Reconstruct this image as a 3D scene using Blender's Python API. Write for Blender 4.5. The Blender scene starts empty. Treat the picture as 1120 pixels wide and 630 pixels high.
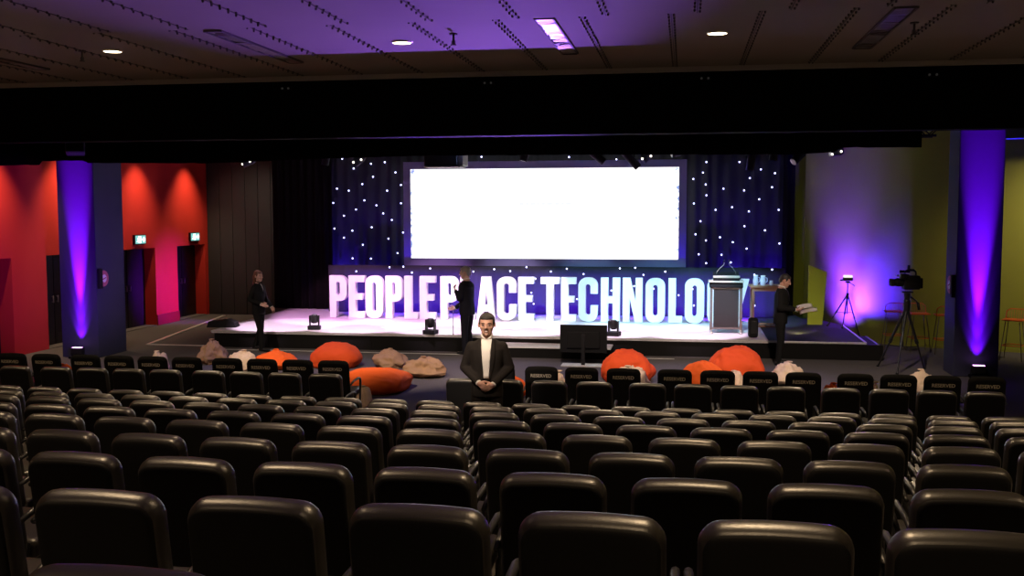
import bpy, bmesh, math, random
from mathutils import Vector, Matrix, noise
random.seed(7)
SC = bpy.context.scene
C = SC.collection
PI = math.pi
R = math.radians

# ------------------------------------------------------------------ camera
F_PX, YAW, PITCH, ROLL, EYE = 1127.76, .1665, .0756, -.0021, 3.08
_cy, _sy, _cp, _sp = math.cos(YAW), math.sin(YAW), math.cos(PITCH), math.sin(PITCH)
_r = Vector((_cy, _sy, 0)); _f = Vector((-_sy*_cp, _cy*_cp, -_sp)); _u = _r.cross(_f)
_c, _s = math.cos(ROLL), math.sin(ROLL)
CR, CU, CF = _c*_r+_s*_u, -_s*_r+_c*_u, _f
cd = bpy.data.cameras.new('camera'); cam = bpy.data.objects.new('camera', cd); C.objects.link(cam)
cd.sensor_width = 36; cd.lens = F_PX/1120*36; cd.clip_end = 200
cam.matrix_world = Matrix(((CR.x, CU.x, -CF.x, 0), (CR.y, CU.y, -CF.y, 0), (CR.z, CU.z, -CF.z, EYE), (0, 0, 0, 1)))
SC.camera = cam
def ray(u, v): return CR*((u-560)/F_PX) - CU*((v-315)/F_PX) + CF
def on_z(u, v, z=0):
    d = ray(u, v); return Vector((0, 0, EYE)) + d*((z-EYE)/d.z)
def on_y(u, v, y):
    d = ray(u, v); return Vector((0, 0, EYE)) + d*(y/d.y)
def on_x(u, v, x):
    d = ray(u, v); return Vector((0, 0, EYE)) + d*(x/d.x)
def to_px(p):
    q = Vector(p)-Vector((0, 0, EYE)); w = q.dot(CF)
    return (560+F_PX*q.dot(CR)/w, 315-F_PX*q.dot(CU)/w) if w > .05 else (-9999, 9999)

# ------------------------------------------------------------------ materials
def mat(name, col, rough=.6, metal=0., spec=.5, emit=None, estr=0., var=0., scale=20., bump=0., bscale=60., sheen=0.):
    m = bpy.data.materials.new(name); m.use_nodes = True
    nt = m.node_tree; b = nt.nodes['Principled BSDF']
    b.inputs['Base Color'].default_value = (*col, 1); b.inputs['Roughness'].default_value = rough
    b.inputs['Metallic'].default_value = metal; b.inputs['Specular IOR Level'].default_value = spec
    if sheen: b.inputs['Sheen Weight'].default_value = sheen
    if emit:
        b.inputs['Emission Color'].default_value = (*emit, 1); b.inputs['Emission Strength'].default_value = estr
    if var or bump:
        tc = nt.nodes.new('ShaderNodeTexCoord')
    if var:
        n = nt.nodes.new('ShaderNodeTexNoise'); n.inputs['Scale'].default_value = scale; n.inputs['Detail'].default_value = 4
        nt.links.new(tc.outputs['Object'], n.inputs['Vector'])
        mp = nt.nodes.new('ShaderNodeMapRange'); mp.inputs[3].default_value = 1-var; mp.inputs[4].default_value = 1+var
        nt.links.new(n.outputs[0], mp.inputs[0])
        vm = nt.nodes.new('ShaderNodeVectorMath'); vm.operation = 'SCALE'; vm.inputs[0].default_value = col
        nt.links.new(mp.outputs[0], vm.inputs['Scale']); nt.links.new(vm.outputs[0], b.inputs['Base Color'])
    if bump:
        n2 = nt.nodes.new('ShaderNodeTexNoise'); n2.inputs['Scale'].default_value = bscale; n2.inputs['Detail'].default_value = 3
        nt.links.new(tc.outputs['Object'], n2.inputs['Vector'])
        bp = nt.nodes.new('ShaderNodeBump'); bp.inputs['Strength'].default_value = bump; bp.inputs['Distance'].default_value = .01
        nt.links.new(n2.outputs[0], bp.inputs['Height']); nt.links.new(bp.outputs[0], b.inputs['Normal'])
    return m

M = {}
M['vinyl'] = mat('black_vinyl', (.026, .023, .019), .36, spec=1.0, var=.15, scale=9, bump=.08, bscale=180)
M['shell'] = mat('black_shell', (.008, .008, .0085), .62, spec=.18)
M['chairmetal'] = mat('chair_metal', (.03, .03, .032), .35, spec=.5)
M['cover'] = mat('cover_cloth', (.007, .007, .007), .9, spec=.1)
M['print'] = mat('cover_print', (.42, .38, .30), .8)
M['carpet'] = mat('grey_carpet', (.115, .105, .105), .95, spec=.1, var=.25, scale=40, bump=.3, bscale=250)
M['tier'] = mat('tier_carpet', (.15, .135, .125), .95, spec=.1, var=.25, scale=40, bump=.3, bscale=250)
M['nosing'] = mat('aluminium_nosing', (.55, .54, .52), .45, metal=.3, var=.25, scale=14)
M['red'] = mat('red_paint', (.62, .040, .026), .6, spec=.2, var=.06, scale=2)
M['redbase'] = mat('red_skirting', (.34, .010, .008), .5)
M['charcoal'] = mat('charcoal_panel', (.040, .035, .033), .6, spec=.3, var=.1, scale=3)
M['olive'] = mat('olive_paint', (.30, .31, .05), .65, spec=.25, var=.05, scale=2)
M['black'] = mat('black_cloth', (.004, .004, .0045), .95, spec=.05)
M['starcloth'] = mat('star_cloth', (.030, .030, .036), .9, spec=.1)
M['leg_cloth'] = mat('black_leg_drape', (.007, .006, .006), .95, spec=.05)
M['ceil'] = mat('ceiling_board', (.36, .315, .29), .8, spec=.15, var=.05, scale=1.3)
M['seam'] = mat('seam_dark', (.13, .115, .115), .8)
M['cornice'] = mat('cornice_paint', (.55, .53, .53), .6)
M['blackpaint'] = mat('black_paint', (.006, .006, .006), .9, spec=.05)
M['pillar'] = mat('pillar_paint', (.036, .036, .075), .6, spec=.2, var=.05, scale=2)
M['door'] = mat('black_door', (.006, .006, .007), .45, spec=.4)
M['steel'] = mat('brushed_steel', (.5, .5, .5), .3, metal=1)
M['deck'] = mat('white_deck', (.74, .70, .74), .42, spec=.4, var=.03, scale=2)
M['deckdark'] = mat('dark_deck', (.055, .050, .060), .8, spec=.2)
M['skirt'] = mat('stage_skirt', (.010, .0095, .009), .9, spec=.08)
M['letter'] = mat('white_letter', (.88, .87, .90), .45, spec=.3)
M['gear'] = mat('black_gear', (.010, .010, .011), .42, spec=.45)
M['gearmat'] = mat('matt_black_gear', (.008, .008, .009), .7, spec=.2)
M['lens'] = mat('glass_lens', (.12, .12, .14), .06, spec=.8)
M['silver'] = mat('silver_trim', (.62, .58, .50), .35, metal=.5)
M['wood'] = mat('table_wood', (.30, .15, .09), .5, var=.2, scale=12)
M['lectpanel'] = mat('lectern_panel', (.024, .020, .019), .5, spec=.35, bump=.25, bscale=120)
M['lectpost'] = mat('lectern_post', (.13, .10, .085), .45)
M['orange'] = mat('orange_canvas', (.82, .125, .016), .8, spec=.15, var=.07, scale=7, bump=.35, bscale=22)
M['redorange'] = mat('red_orange_canvas', (.78, .095, .020), .8, spec=.15, var=.07, scale=7, bump=.35, bscale=22)
M['tan'] = mat('tan_canvas', (.42, .26, .145), .85, spec=.1, var=.1, scale=8, bump=.3, bscale=25)
M['cream'] = mat('cream_canvas', (.68, .52, .36), .85, spec=.1, var=.08, scale=8, bump=.3, bscale=25)
M['stool'] = mat('orange_stool_plastic', (.85, .13, .025), .4)
M['skin'] = mat('skin', (.56, .31, .22), .5, var=.06, scale=30)
M['skinpale'] = mat('pale_skin', (.62, .37, .30), .5, var=.06, scale=30)
M['suit'] = mat('charcoal_suit', (.018, .015, .013), .85, spec=.12, bump=.25, bscale=40)
M['navysuit'] = mat('navy_suit', (.010, .010, .016), .85, spec=.12, bump=.25, bscale=40)
M['blacksuit'] = mat('black_suit', (.011, .011, .011), .85, spec=.12, bump=.25, bscale=40)
M['shirt'] = mat('white_shirt', (.80, .76, .68), .8)
M['tie'] = mat('grey_tie', (.20, .19, .20), .7)
M['hairdark'] = mat('dark_hair', (.022, .017, .014), .55, bump=.6, bscale=120)
M['hairgrey'] = mat('grey_hair', (.33, .30, .28), .6, bump=.6, bscale=120)
M['hairbrown'] = mat('auburn_hair', (.12, .05, .025), .5, bump=.6, bscale=120)
M['beard'] = mat('dark_beard', (.045, .028, .02), .8)
M['lip'] = mat('lips', (.36, .12, .10), .5)
M['teeth'] = mat('teeth', (.8, .76, .68), .4)
M['eyewhite'] = mat('eye_white', (.30, .26, .24), .4)
M['eye'] = mat('dark_eye', (.02, .014, .01), .2)
M['paper'] = mat('white_paper', (.85, .82, .75), .7)
M['jug'] = mat('water_jug', (.55, .55, .70), .12, spec=.7)
M['trof'] = mat('troffer_louvre', (.26, .235, .22), .4, metal=.3, var=.5, scale=9)
def emis(name, col, s):
    m = bpy.data.materials.new(name); m.use_nodes = True; nt = m.node_tree
    for n in list(nt.nodes): nt.nodes.remove(n)
    e = nt.nodes.new('ShaderNodeEmission'); e.inputs[0].default_value = (*col, 1); e.inputs[1].default_value = s
    o = nt.nodes.new('ShaderNodeOutputMaterial'); nt.links.new(e.outputs[0], o.inputs[0]); return m
M['star'] = emis('star_led', (.55, .55, 1.), 5)
M['lamp'] = emis('warm_lamp', (1., .80, .52), 9)
M['uplamp'] = emis('violet_led', (.85, .35, 1.), 6)
M['exit'] = emis('exit_panel', (.30, .78, .72), .85)
M['exitfig'] = emis('exit_figure', (1., 1., 1.), 3)
M['tinyglow'] = emis('tiny_glow', (1., .9, .75), 3)
M['minilamp'] = emis('indicator', (.55, .50, .45), .025)
M['whiteglow'] = emis('glowing_white_face', (1., .95, .88), 1.1)

# ------------------------------------------------------------------ mesh helpers
def newbm(): return bmesh.new()
def obj(name, bm, m, parent=None, smooth=False, loc=None, rotz=None):
    bmesh.ops.recalc_face_normals(bm, faces=bm.faces)
    me = bpy.data.meshes.new(name); bm.to_mesh(me); bm.free()
    if smooth:
        for p in me.polygons: p.use_smooth = True
        if smooth == 'auto':
            me.set_sharp_from_angle(angle=R(38))
    me.materials.append(m if not isinstance(m, str) else M[m])
    o = bpy.data.objects.new(name, me); C.objects.link(o)
    if parent: o.parent = parent
    if loc is not None: o.location = loc
    if rotz is not None: o.rotation_euler = (0, 0, rotz)
    return o
def tag(o, label=None, cat=None, group=None, kind=None):
    if label: o['label'] = label
    if cat: o['category'] = cat
    if group: o['group'] = group
    if kind: o['kind'] = kind
    return o
def empty(name, loc=(0, 0, 0), rotz=0., label=None, cat=None, group=None):
    o = bpy.data.objects.new(name, None); C.objects.link(o); o.location = loc; o.rotation_euler = (0, 0, rotz)
    o.empty_display_size = .1
    return tag(o, label, cat, group)
def box(bm, c, s, bev=0., seg=2, rot=None):
    mt = Matrix.Translation(c)
    if rot is not None: mt = mt @ rot
    r = bmesh.ops.create_cube(bm, size=1, matrix=mt @ Matrix.Diagonal((*s, 1)))
    if bev:
        es = list({e for v in r['verts'] for e in v.link_edges})
        bmesh.ops.bevel(bm, geom=es, offset=bev, segments=seg, affect='EDGES', profile=.6, clamp_overlap=True)
def bx(bm, x0, x1, y0, y1, z0, z1, bev=0.): box(bm, ((x0+x1)/2, (y0+y1)/2, (z0+z1)/2), (x1-x0, y1-y0, z1-z0), bev)
def cyl(bm, p0, p1, r0, r1=None, seg=16, cap=True):
    r1 = r0 if r1 is None else r1
    p0, p1 = Vector(p0), Vector(p1); d = p1-p0
    q = d.to_track_quat('Z', 'Y').to_matrix().to_4x4()
    bmesh.ops.create_cone(bm, cap_ends=cap, segments=seg, radius1=r0, radius2=r1, depth=d.length, matrix=Matrix.Translation((p0+p1)/2) @ q)
def ball(bm, c, r, seg=16, rot=None):
    r = (r, r, r) if isinstance(r, (int, float)) else r
    m = Matrix.Translation(c)
    if rot is not None: m = m @ rot
    bmesh.ops.create_uvsphere(bm, u_segments=seg, v_segments=max(6, seg*2//3), radius=1, matrix=m @ Matrix.Diagonal((*r, 1)))
def tube(bm, pts, r, seg=8):
    pts = [Vector(p) for p in pts]; rings = []
    rr = r if isinstance(r, (list, tuple)) else [r]*len(pts)
    ref = None
    for i, p in enumerate(pts):
        t = (pts[min(i+1, len(pts)-1)]-pts[max(i-1, 0)]).normalized()
        if ref is None:
            ref = t.orthogonal().normalized()
        ref = (ref - t*ref.dot(t)).normalized(); b = t.cross(ref)
        rings.append([bm.verts.new(p+(ref*math.cos(a)+b*math.sin(a))*rr[i]) for a in [2*PI*k/seg for k in range(seg)]])
    for a, b in zip(rings, rings[1:]):
        for k in range(seg): bm.faces.new((a[k], a[(k+1) % seg], b[(k+1) % seg], b[k]))
    bm.faces.new(rings[0]); bm.faces.new(rings[-1])
def loft(bm, rings, seg=24, ex=2.):
    R_ = []
    for (c, rx, ry) in rings:
        vs = []
        for k in range(seg):
            a = 2*PI*k/seg; ca, sa = math.cos(a), math.sin(a)
            vs.append(bm.verts.new((c[0]+rx*math.copysign(abs(ca)**(2/ex), ca), c[1]+ry*math.copysign(abs(sa)**(2/ex), sa), c[2])))
        R_.append(vs)
    for a, b in zip(R_, R_[1:]):
        for k in range(seg): bm.faces.new((a[k], a[(k+1) % seg], b[(k+1) % seg], b[k]))
    bm.faces.new(R_[0]); bm.faces.new(R_[-1])
def prism(bm, poly, z0, z1):
    a = [bm.verts.new((x, y, z0)) for x, y in poly]; b = [bm.verts.new((x, y, z1)) for x, y in poly]
    n = len(poly)
    for k in range(n): bm.faces.new((a[k], a[(k+1) % n], b[(k+1) % n], b[k]))
    bm.faces.new(a); bm.faces.new(b)
def prism_xz(bm, poly, y0, y1):
    a = [bm.verts.new((x, y0, z)) for x, z in poly]; b = [bm.verts.new((x, y1, z)) for x, z in poly]
    n = len(poly)
    for k in range(n): bm.faces.new((a[k], a[(k+1) % n], b[(k+1) % n], b[k]))
    bm.faces.new(a); bm.faces.new(b)
def drape(bm, x0, x1, y, zb, zt, amp=.05, wl=.28, th=.012, ang=0., seed=0):
    """a pleated cloth with thickness; zb may be a function of x"""
    n = max(8, int((x1-x0)/wl*8)); rows = 5
    f = []
    for side in (0, 1):
        g = []
        for j in range(rows+1):
            t = j/rows; row = []
            for i in range(n+1):
                x = x0+(x1-x0)*i/n
                z0 = zb(x) if callable(zb) else zb
                ph = 2*PI*(x/wl+.35*noise.noise((x*1.7, seed, 0)))
                yy = y+amp*(.6+.4*noise.noise((x*.9, seed+3, t)))*math.sin(ph)*(1-.25*t)
                row.append(bm.verts.new((x, yy+side*th, z0+(zt-z0)*t)))
            g.append(row)
        f.append(g)
    for g in f:
        for j in range(rows):
            for i in range(n): bm.faces.new((g[j][i], g[j][i+1], g[j+1][i+1], g[j+1][i]))
    a, b = f
    for i in range(n):
        bm.faces.new((a[0][i], a[0][i+1], b[0][i+1], b[0][i])); bm.faces.new((a[-1][i], a[-1][i+1], b[-1][i+1], b[-1][i]))
    for j in range(rows):
        bm.faces.new((a[j][0], a[j+1][0], b[j+1][0], b[j][0])); bm.faces.new((a[j][-1], a[j+1][-1], b[j+1][-1], b[j][-1]))
def copy_tree(o, parent=None):
    c = o.copy(); C.objects.link(c); c.parent = parent
    for ch in list(o.children): copy_tree(ch, c)
    return c
def text_mesh(name, body, size, ext, m, parent, mat4):
    cu = bpy.data.curves.new(name, 'FONT'); cu.body = body; cu.size = size; cu.extrude = ext
    cu.align_x = 'CENTER'; cu.align_y = 'CENTER'; cu.resolution_u = 3; cu.offset = size*.02
    t = bpy.data.objects.new(name+'_src', cu); C.objects.link(t)
    dg = bpy.context.evaluated_depsgraph_get()
    me = bpy.data.meshes.new_from_object(t.evaluated_get(dg)); bpy.data.objects.remove(t); bpy.data.curves.remove(cu)
    me.transform(mat4); me.materials.clear(); me.materials.append(M[m]); me.name = name
    o = bpy.data.objects.new(name, me); C.objects.link(o); o.parent = parent
    return o
def remesh(bm, vox, smooth_it=2):
    me = bpy.data.meshes.new('tmp'); bmesh.ops.recalc_face_normals(bm, faces=bm.faces); bm.to_mesh(me); bm.free()
    o = bpy.data.objects.new('tmp', me); C.objects.link(o)
    md = o.modifiers.new('r', 'REMESH'); md.mode = 'VOXEL'; md.voxel_size = vox
    if smooth_it:
        ms = o.modifiers.new('s', 'SMOOTH'); ms.factor = .5; ms.iterations = smooth_it
    dg = bpy.context.evaluated_depsgraph_get()
    me2 = bpy.data.meshes.new_from_object(o.evaluated_get(dg))
    bpy.data.objects.remove(o); bpy.data.meshes.remove(me)
    b2 = bmesh.new(); b2.from_mesh(me2); bpy.data.meshes.remove(me2); return b2
def spot(name, loc, target, power, col, size=40, blend=.3, rad=.05):
    l = bpy.data.lights.new(name, 'SPOT'); l.energy = power; l.color = col; l.spot_size = R(size); l.spot_blend = blend; l.shadow_soft_size = rad
    o = bpy.data.objects.new(name, l); C.objects.link(o); o.location = loc
    o.rotation_euler = (Vector(target)-Vector(loc)).to_track_quat('-Z', 'Y').to_euler(); return o
def point(name, loc, power, col, rad=.05):
    l = bpy.data.lights.new(name, 'POINT'); l.energy = power; l.color = col; l.shadow_soft_size = rad
    o = bpy.data.objects.new(name, l); C.objects.link(o); o.location = loc; return o
def area(name, loc, target, power, col, sx, sy, spread=180):
    l = bpy.data.lights.new(name, 'AREA'); l.energy = power; l.color = col; l.shape = 'RECTANGLE'; l.size = sx; l.size_y = sy; l.spread = R(spread)
    o = bpy.data.objects.new(name, l); C.objects.link(o); o.location = loc
    o.rotation_euler = (Vector(target)-Vector(loc)).to_track_quat('-Z', 'Y').to_euler(); return o
def struct(name, bm, m, parent=None, smooth=False):
    o = obj(name, bm, m, parent, smooth)
    if not parent: o['kind'] = 'structure'
    return o

# ================================================================== THE SETTING
bm = newbm(); bx(bm, -15.2, 12, -3.5, 29.4, -.2, 0); struct('floor', bm, 'carpet')
# raked tiers
ROWS = [  # k, y, x0, pitch, top z, curve
    (0, 1.932, -.339, .551, 2.338, .003), (1, 3.084, -.274, .547, 2.158, .001), (2, 4.236, -.264, .556, 1.976, .005),
    (3, 5.388, -.270, .555, 1.801, .005), (4, 6.540, -.271, .556, 1.637, .005), (5, 7.692, -.274, .552, 1.470, .003),
    (6, 8.844, -.277, .550, 1.299, .003), (7, 9.996, -.251, .546, 1.127, .002), (8, 11.148, -.292, .548, .945, .003)]
CH = .945
for k, y, x0, p, z, c in ROWS:
    t = z-CH
    if t < .02: continue
    bm = newbm(); bx(bm, -13.0, 9.5, (-3.4 if k == 0 else y-.64), y+.512, .0, t)
    o = struct('seating_tier', bm, 'tier')
    bm = newbm(); bx(bm, -13.0, 9.5, y+.472, y+.518, t-.03, t+.006, .004)
    obj('nosing', bm, 'nosing', o)
# left wall with four door openings
XL, REC = -14.0, .36
segs = [(-3.5, 18.25), (19.66, 20.86), (22.3, 23.84), (25.64, 26.86), (28.55, 28.9)]
opens = [(18.25, 19.66), (20.86, 22.3), (23.84, 25.64), (26.86, 28.55)]
DH = 2.09
bm = newbm()
for a, b in segs: bx(bm, XL-REC, XL, a, b, 0, DH)
bx(bm, XL-REC, XL, -3.5, 28.9, DH, 5.6)
struct('wall_left', bm, 'red')
bm = newbm()
for a, b in segs[3:4]: bx(bm, XL, XL+.035, a, b, 0, .28, .004)
struct('baseboard_left', bm, 'redbase')
for i, (a, b) in enumerate(opens):
    d = empty('door_%d' % (i+1), (XL-REC, (a+b)/2, 0)); d['kind'] = 'structure'
    w = (b-a)
    bm = newbm(); bx(bm, -.06, .0, -w/2, w/2, 0.01, DH+.05)
    obj('door_backing', bm, 'door', d)
    for s in (-1, 1):
        bm = newbm(); bx(bm, 0, .045, s*w/4-w/4+.012, s*w/4+w/4-.012, .015, DH-.03, .004); lf = obj('door_leaf', bm, 'door', d)
        bm = newbm(); cyl(bm, (.085, s*.09, .98), (.085, s*.09, 1.14), .014); cyl(bm, (.04, s*.09, 1.0), (.09, s*.09, 1.0), .01); cyl(bm, (.04, s*.09, 1.12), (.09, s*.09, 1.12), .01)
        obj('pull_handle', bm, 'steel', lf, True)
        bm = newbm(); bx(bm, .045, .05, s*w/4-.28, s*w/4+.28, .05, .27, .002); obj('kick_plate', bm, 'gear', lf)
    bm = newbm(); bx(bm, .02, REC, -w/2, w/2, 0, .018, .004); obj('threshold', bm, 'seam', d)
# charcoal end wall (grooved panels) and other shell
bm = newbm(); bx(bm, XL-.4, -9.0, 28.75, 29.0, 0, 5.6)
x = XL+.02
while x < -9.4:
    bx(bm, x, x+.385, 28.715, 28.755, .02, 5.5, .006); x += .4
struct('wall_back', bm, 'charcoal')
bm = newbm(); bx(bm, -9.0, 12, 28.75, 29.0, 0, 5.6); struct('wall_stage', bm, 'blackpaint')
bm = newbm(); bx(bm, -15, 12, -3.6, -3.4, 0, 5.6); struct('wall_rear', bm, 'charcoal')
# curved olive wall on the right
cw = [(3.0, 27.2), (3.2, 26.65), (3.6, 26.0), (4.05, 25.15), (4.5, 24.56), (5.05, 24.2), (5.65, 23.93), (6.3, 23.74), (7.1, 23.5), (8.2, 23.25), (9.8, 23.0), (11.9, 22.8)]
back = [(x+.12, y+.28) for x, y in cw]
bm = newbm(); prism(bm, cw+back[::-1], 0, 5.6); ow = struct('wall_right', bm, 'olive', None, 'auto')
bm = newbm(); prism(bm, [(x-.012, y-.022) for x, y in cw[4:]]+[(x, y) for x, y in cw[4:]][::-1], 0, .07); struct('baseboard_right', bm, 'olive')
bm = newbm(); bx(bm, 2.5, 3.6, 27.9, 28.2, 0, 5.6); struct('wall_recess', bm, 'olive')
pa, pb = on_y(884.5, 290, 24.9), on_y(904.5, 297.5, 24.9); pc = on_y(899.5, 352, 24.9)
bm = newbm(); prism_xz(bm, [(pa.x, .38), (pc.x, .38), (pb.x, pb.z), (pa.x, pa.z)], 24.9, 25.0)
tag(obj('side_flat', bm, 'olive'), 'low olive coloured flat panel standing at the back of the dark stage end', 'panel')
bm = newbm(); bx(bm, 11.8, 12, -3.5, 23.2, 0, 5.6); struct('wall_side', bm, 'olive')
# ceiling: hall bay, lower front bay with a small step, black stage ceiling
bm = newbm(); bx(bm, -14.4, 12, -3.5, 10.27, 4.97, 5.2); bx(bm, -14.4, 12, 10.27, 14.35, 5.0, 5.2); struct('ceiling', bm, 'ceil')
bm = newbm(); bx(bm, -14.4, 12, 14.35, 29, 5.3, 5.45); struct('ceiling_stage', bm, 'blackpaint')
bm = newbm(); bx(bm, -14.2, 12, 14.32, 14.62, 4.12, 5.3); struct('bulkhead', bm, 'blackpaint')
bm = newbm(); bx(bm, -14.2, 12, 14.25, 14.33, 4.935, 4.999, .008); struct('trim_1', bm, 'cornice')
# ceiling seams with paired bolts
bm = newbm(); bb = newbm()
for i in range(-11, 10):
    x = -.16+i*.875
    bx(bm, x-.006, x+.006, 10.3, 14.25, 4.995, 5.0)
    xo = x+.25
    bx(bm, xo-.006, xo+.006, 2.0, 10.25, 4.965, 4.97)
    for j in range(22):
        yy = 10.42+j*.175
        for s in (-1, 1): cyl(bb, (x+s*.026, yy+s*.03, 4.978), (x+s*.026, yy+s*.03, 5.0), .009, .012, 6)
    for j in range(12):
        yy = 8.2+j*.175
        for s in (-1, 1): cyl(bb, (xo+s*.026, yy+s*.03, 4.95), (xo+s*.026, yy+s*.03, 4.97), .009, .012, 6)
struct('trim_2', bm, 'seam'); o = struct('ceiling_bolts', bb, 'seam'); o['kind'] = 'stuff'
o['label'] = 'dark paired bolts along the ceiling board seams'; o['category'] = 'bolts'
# recessed downlights
def downlight(x, y, z, label, group):
    t = empty('ceiling_downlight', (x, y, z), 0, label, 'ceiling light', group)
    bm = newbm()
    bmesh.ops.create_circle(bm, segments=28, radius=.125); vs = list(bm.verts)
    r = bmesh.ops.extrude_edge_only(bm, edges=list(bm.edges)); nv = [v for v in r['geom'] if isinstance(v, bmesh.types.BMVert)]
    for v in nv: v.co = v.co*.86; v.co.z = -.018
    r = bmesh.ops.extrude_edge_only(bm, edges=[e for e in bm.edges if e.verts[0] in nv and e.verts[1] in nv]); nv2 = [v for v in r['geom'] if isinstance(v, bmesh.types.BMVert)]
    for v in nv2: v.co.z = -.002
    obj('bezel', bm, 'silver', t, True)
    bm = newbm(); cyl(bm, (0, 0, -.014), (0, 0, -.004), .104, .104, 28); obj('lens', bm, 'lamp', t)
    return t
for x, lb in ((-6.81, 'lit warm ceiling downlight nearest the red wall'), (-3.22, 'lit warm ceiling downlight over the middle, inside the violet glow'), (.32, 'lit warm ceiling downlight furthest from the red wall')):
    downlight(x, 11.6, 5.0, lb, 'lit downlights in the ceiling')
# recessed fluorescent fittings, switched off
for x, y0, y1, w, lb in ((-1.42, 10.42, 12.78, .17, 'unlit recessed ceiling fitting with crumpled silver louvre catching violet light'),
                       (2.05, 10.45, 12.98, .19, 'unlit recessed ceiling fitting with brownish silver louvre above the olive side'),
                       (-5.0, 10.5, 12.9, .17, 'unlit recessed ceiling fitting between the two downlights on the red side'),
                       (-8.6, 10.5, 12.9, .17, 'unlit recessed ceiling fitting nearest the red wall')):
    t = empty('troffer_light', (x, (y0+y1)/2, 5.0), 0, lb, 'ceiling light', 'unlit ceiling troffers')
    L = y1-y0
    bm = newbm(); bx(bm, -w/2-.02, -w/2, -L/2, L/2, -.02, 0); bx(bm, w/2, w/2+.02, -L/2, L/2, -.02, 0); bx(bm, -w/2, w/2, -L/2-.02, -L/2, -.02, 0); bx(bm, -w/2, w/2, L/2, L/2+.02, -.02, 0)
    obj('frame', bm, 'seam', t)
    bm = newbm()
    n = 16
    for i in range(n):
        yy = -L/2+(i+.5)*L/n
        box(bm, (0, yy, -.008), (w, L/n*.9, .004), rot=Matrix.Rotation(random.uniform(-.12, .12), 4, 'X') @ Matrix.Rotation(random.uniform(-.1, .1), 4, 'Y'))
    obj('louvre', bm, 'trof', t)
# sprinklers
for (u, v, lb) in ((90, 62, 'small sprinkler head hanging beside the downlight on the red side'), (496, 44, 'small dark sprinkler head hanging in the violet glow'), (1000, 32, 'small sprinkler head on the dark ceiling over the olive side')):
    p = on_z(u, v, 4.93)
    t = empty('ceiling_sprinkler', (p.x, p.y, 5.0), 0, lb, 'sprinkler', 'ceiling sprinklers')
    bm = newbm(); cyl(bm, (0, 0, 0), (0, 0, -.012), .045); cyl(bm, (0, 0, 0), (0, 0, -.12), .012); obj('stem', bm, 'seam', t, 'auto')
    bm = newbm(); cyl(bm, (0, 0, -.12), (0, 0, -.128), .035, .03); box(bm, (.018, 0, -.1), (.006, .01, .05)); box(bm, (-.018, 0, -.1), (.006, .01, .05)); obj('deflector', bm, 'seam', t, 'auto')
# dim small fittings on the black bulkhead
for (u, v, lb) in ((313, 97, 'dim small fitting on the black bulkhead, red wall side'), (534, 91, 'dim small fitting on the black bulkhead, near the middle'), (771, 86, 'dim small fitting on the black bulkhead below the third downlight'), (1020, 82, 'dim small fitting on the black bulkhead, olive wall side')):
    p = on_y(u, v, 14.32)
    t = empty('bulkhead_fitting', (p.x, 14.32, p.z), 0, lb, 'wall fitting', 'dim fittings along the bulkhead')
    bm = newbm(); box(bm, (0, -.015, 0), (.17, .03, .055), .01); obj('housing', bm, 'gearmat', t)
    for s in (-1, 1):
        bm = newbm(); cyl(bm, (s*.045, -.03, 0), (s*.045, -.04, 0), .016); obj('bulb', bm, 'minilamp', t)

# ------------------------------------------------------------------ pillars
def pillar(name, x0, x1, y0, y1):
    bm = newbm(); bx(bm, x0, x1, y0, y1, 0, 5.6, .012)
    o = struct(name, bm, 'pillar'); return o
PLx0, PLx1, PLy = -12.95, -12.12, 19.75
pillar('pillar_left', PLx0, PLx1, PLy, PLy+1.1)
PRx0, PRx1, PRy = 4.90, 5.68, 19.95
pillar('pillar_right', PRx0, PRx1, PRy, PRy+.75)
def uplight(x, y, label):
    t = empty('floor_uplight', (x, y, 0), 0, label, 'uplight', 'violet uplights at the pillars')
    bm = newbm(); box(bm, (0, 0, .03), (.30, .22, .05), .01); obj('base', bm, 'gearmat', t)
    bm = newbm(); cyl(bm, (-.13, 0, .05), (-.13, 0, .17), .012); cyl(bm, (.13, 0, .05), (.13, 0, .17), .012); obj('yoke', bm, 'gearmat', t)
    bm = newbm(); box(bm, (0, 0, .16), (.24, .14, .14), .02); obj('head', bm, 'gear', t)
    bm = newbm(); box(bm, (0, -.01, .234), (.19, .09, .008), .003); obj('lens', bm, 'uplamp', t)
    return t
uplight(-12.50, PLy-.16, 'small black uplight glowing violet at the foot of the pillar by the red wall')
uplight(5.30, PRy-.16, 'small black uplight glowing violet at the foot of the pillar by the olive wall')
def round_sign(p, label):
    t = empty('round_sign', p, 0, label, 'sign', 'round red signs on the pillars')
    return t
# left pillar: right-hand face x = PLx1
p = on_x(113.5, 304.5, PLx1); t = round_sign((PLx1, p.y, p.z), 'round pinkish sign on the side of the pillar by the red wall')
bm = newbm(); cyl(bm, (0, 0, 0), (.012, 0, 0), .17, .165, 28); obj('disc', bm, mat('sign_red', (.55, .10, .16), .5), t)
bm = newbm(); cyl(bm, (.012, 0, 0), (.015, 0, 0), .085, .085, 20); obj('symbol_ring', bm, mat('sign_white', (.85, .75, .78), .5), t)
bm = newbm(); box(bm, (.017, 0, 0), (.003, .13, .022), rot=Matrix.Rotation(.25, 4, 'X')); obj('symbol_bar', bm, mat('sign_dark', (.4, .06, .1), .5), t)
p = on_x(106.3, 305, PLx1); bm = newbm(); box(bm, (.03, 0, 0), (.06, .12, .42), .008)
tag(obj('wall_box', bm, 'gearmat', None, loc=(PLx1, PLy+.09, p.z)), 'slim black box on the pillar corner beside the red wall side round sign', 'wall box')
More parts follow.
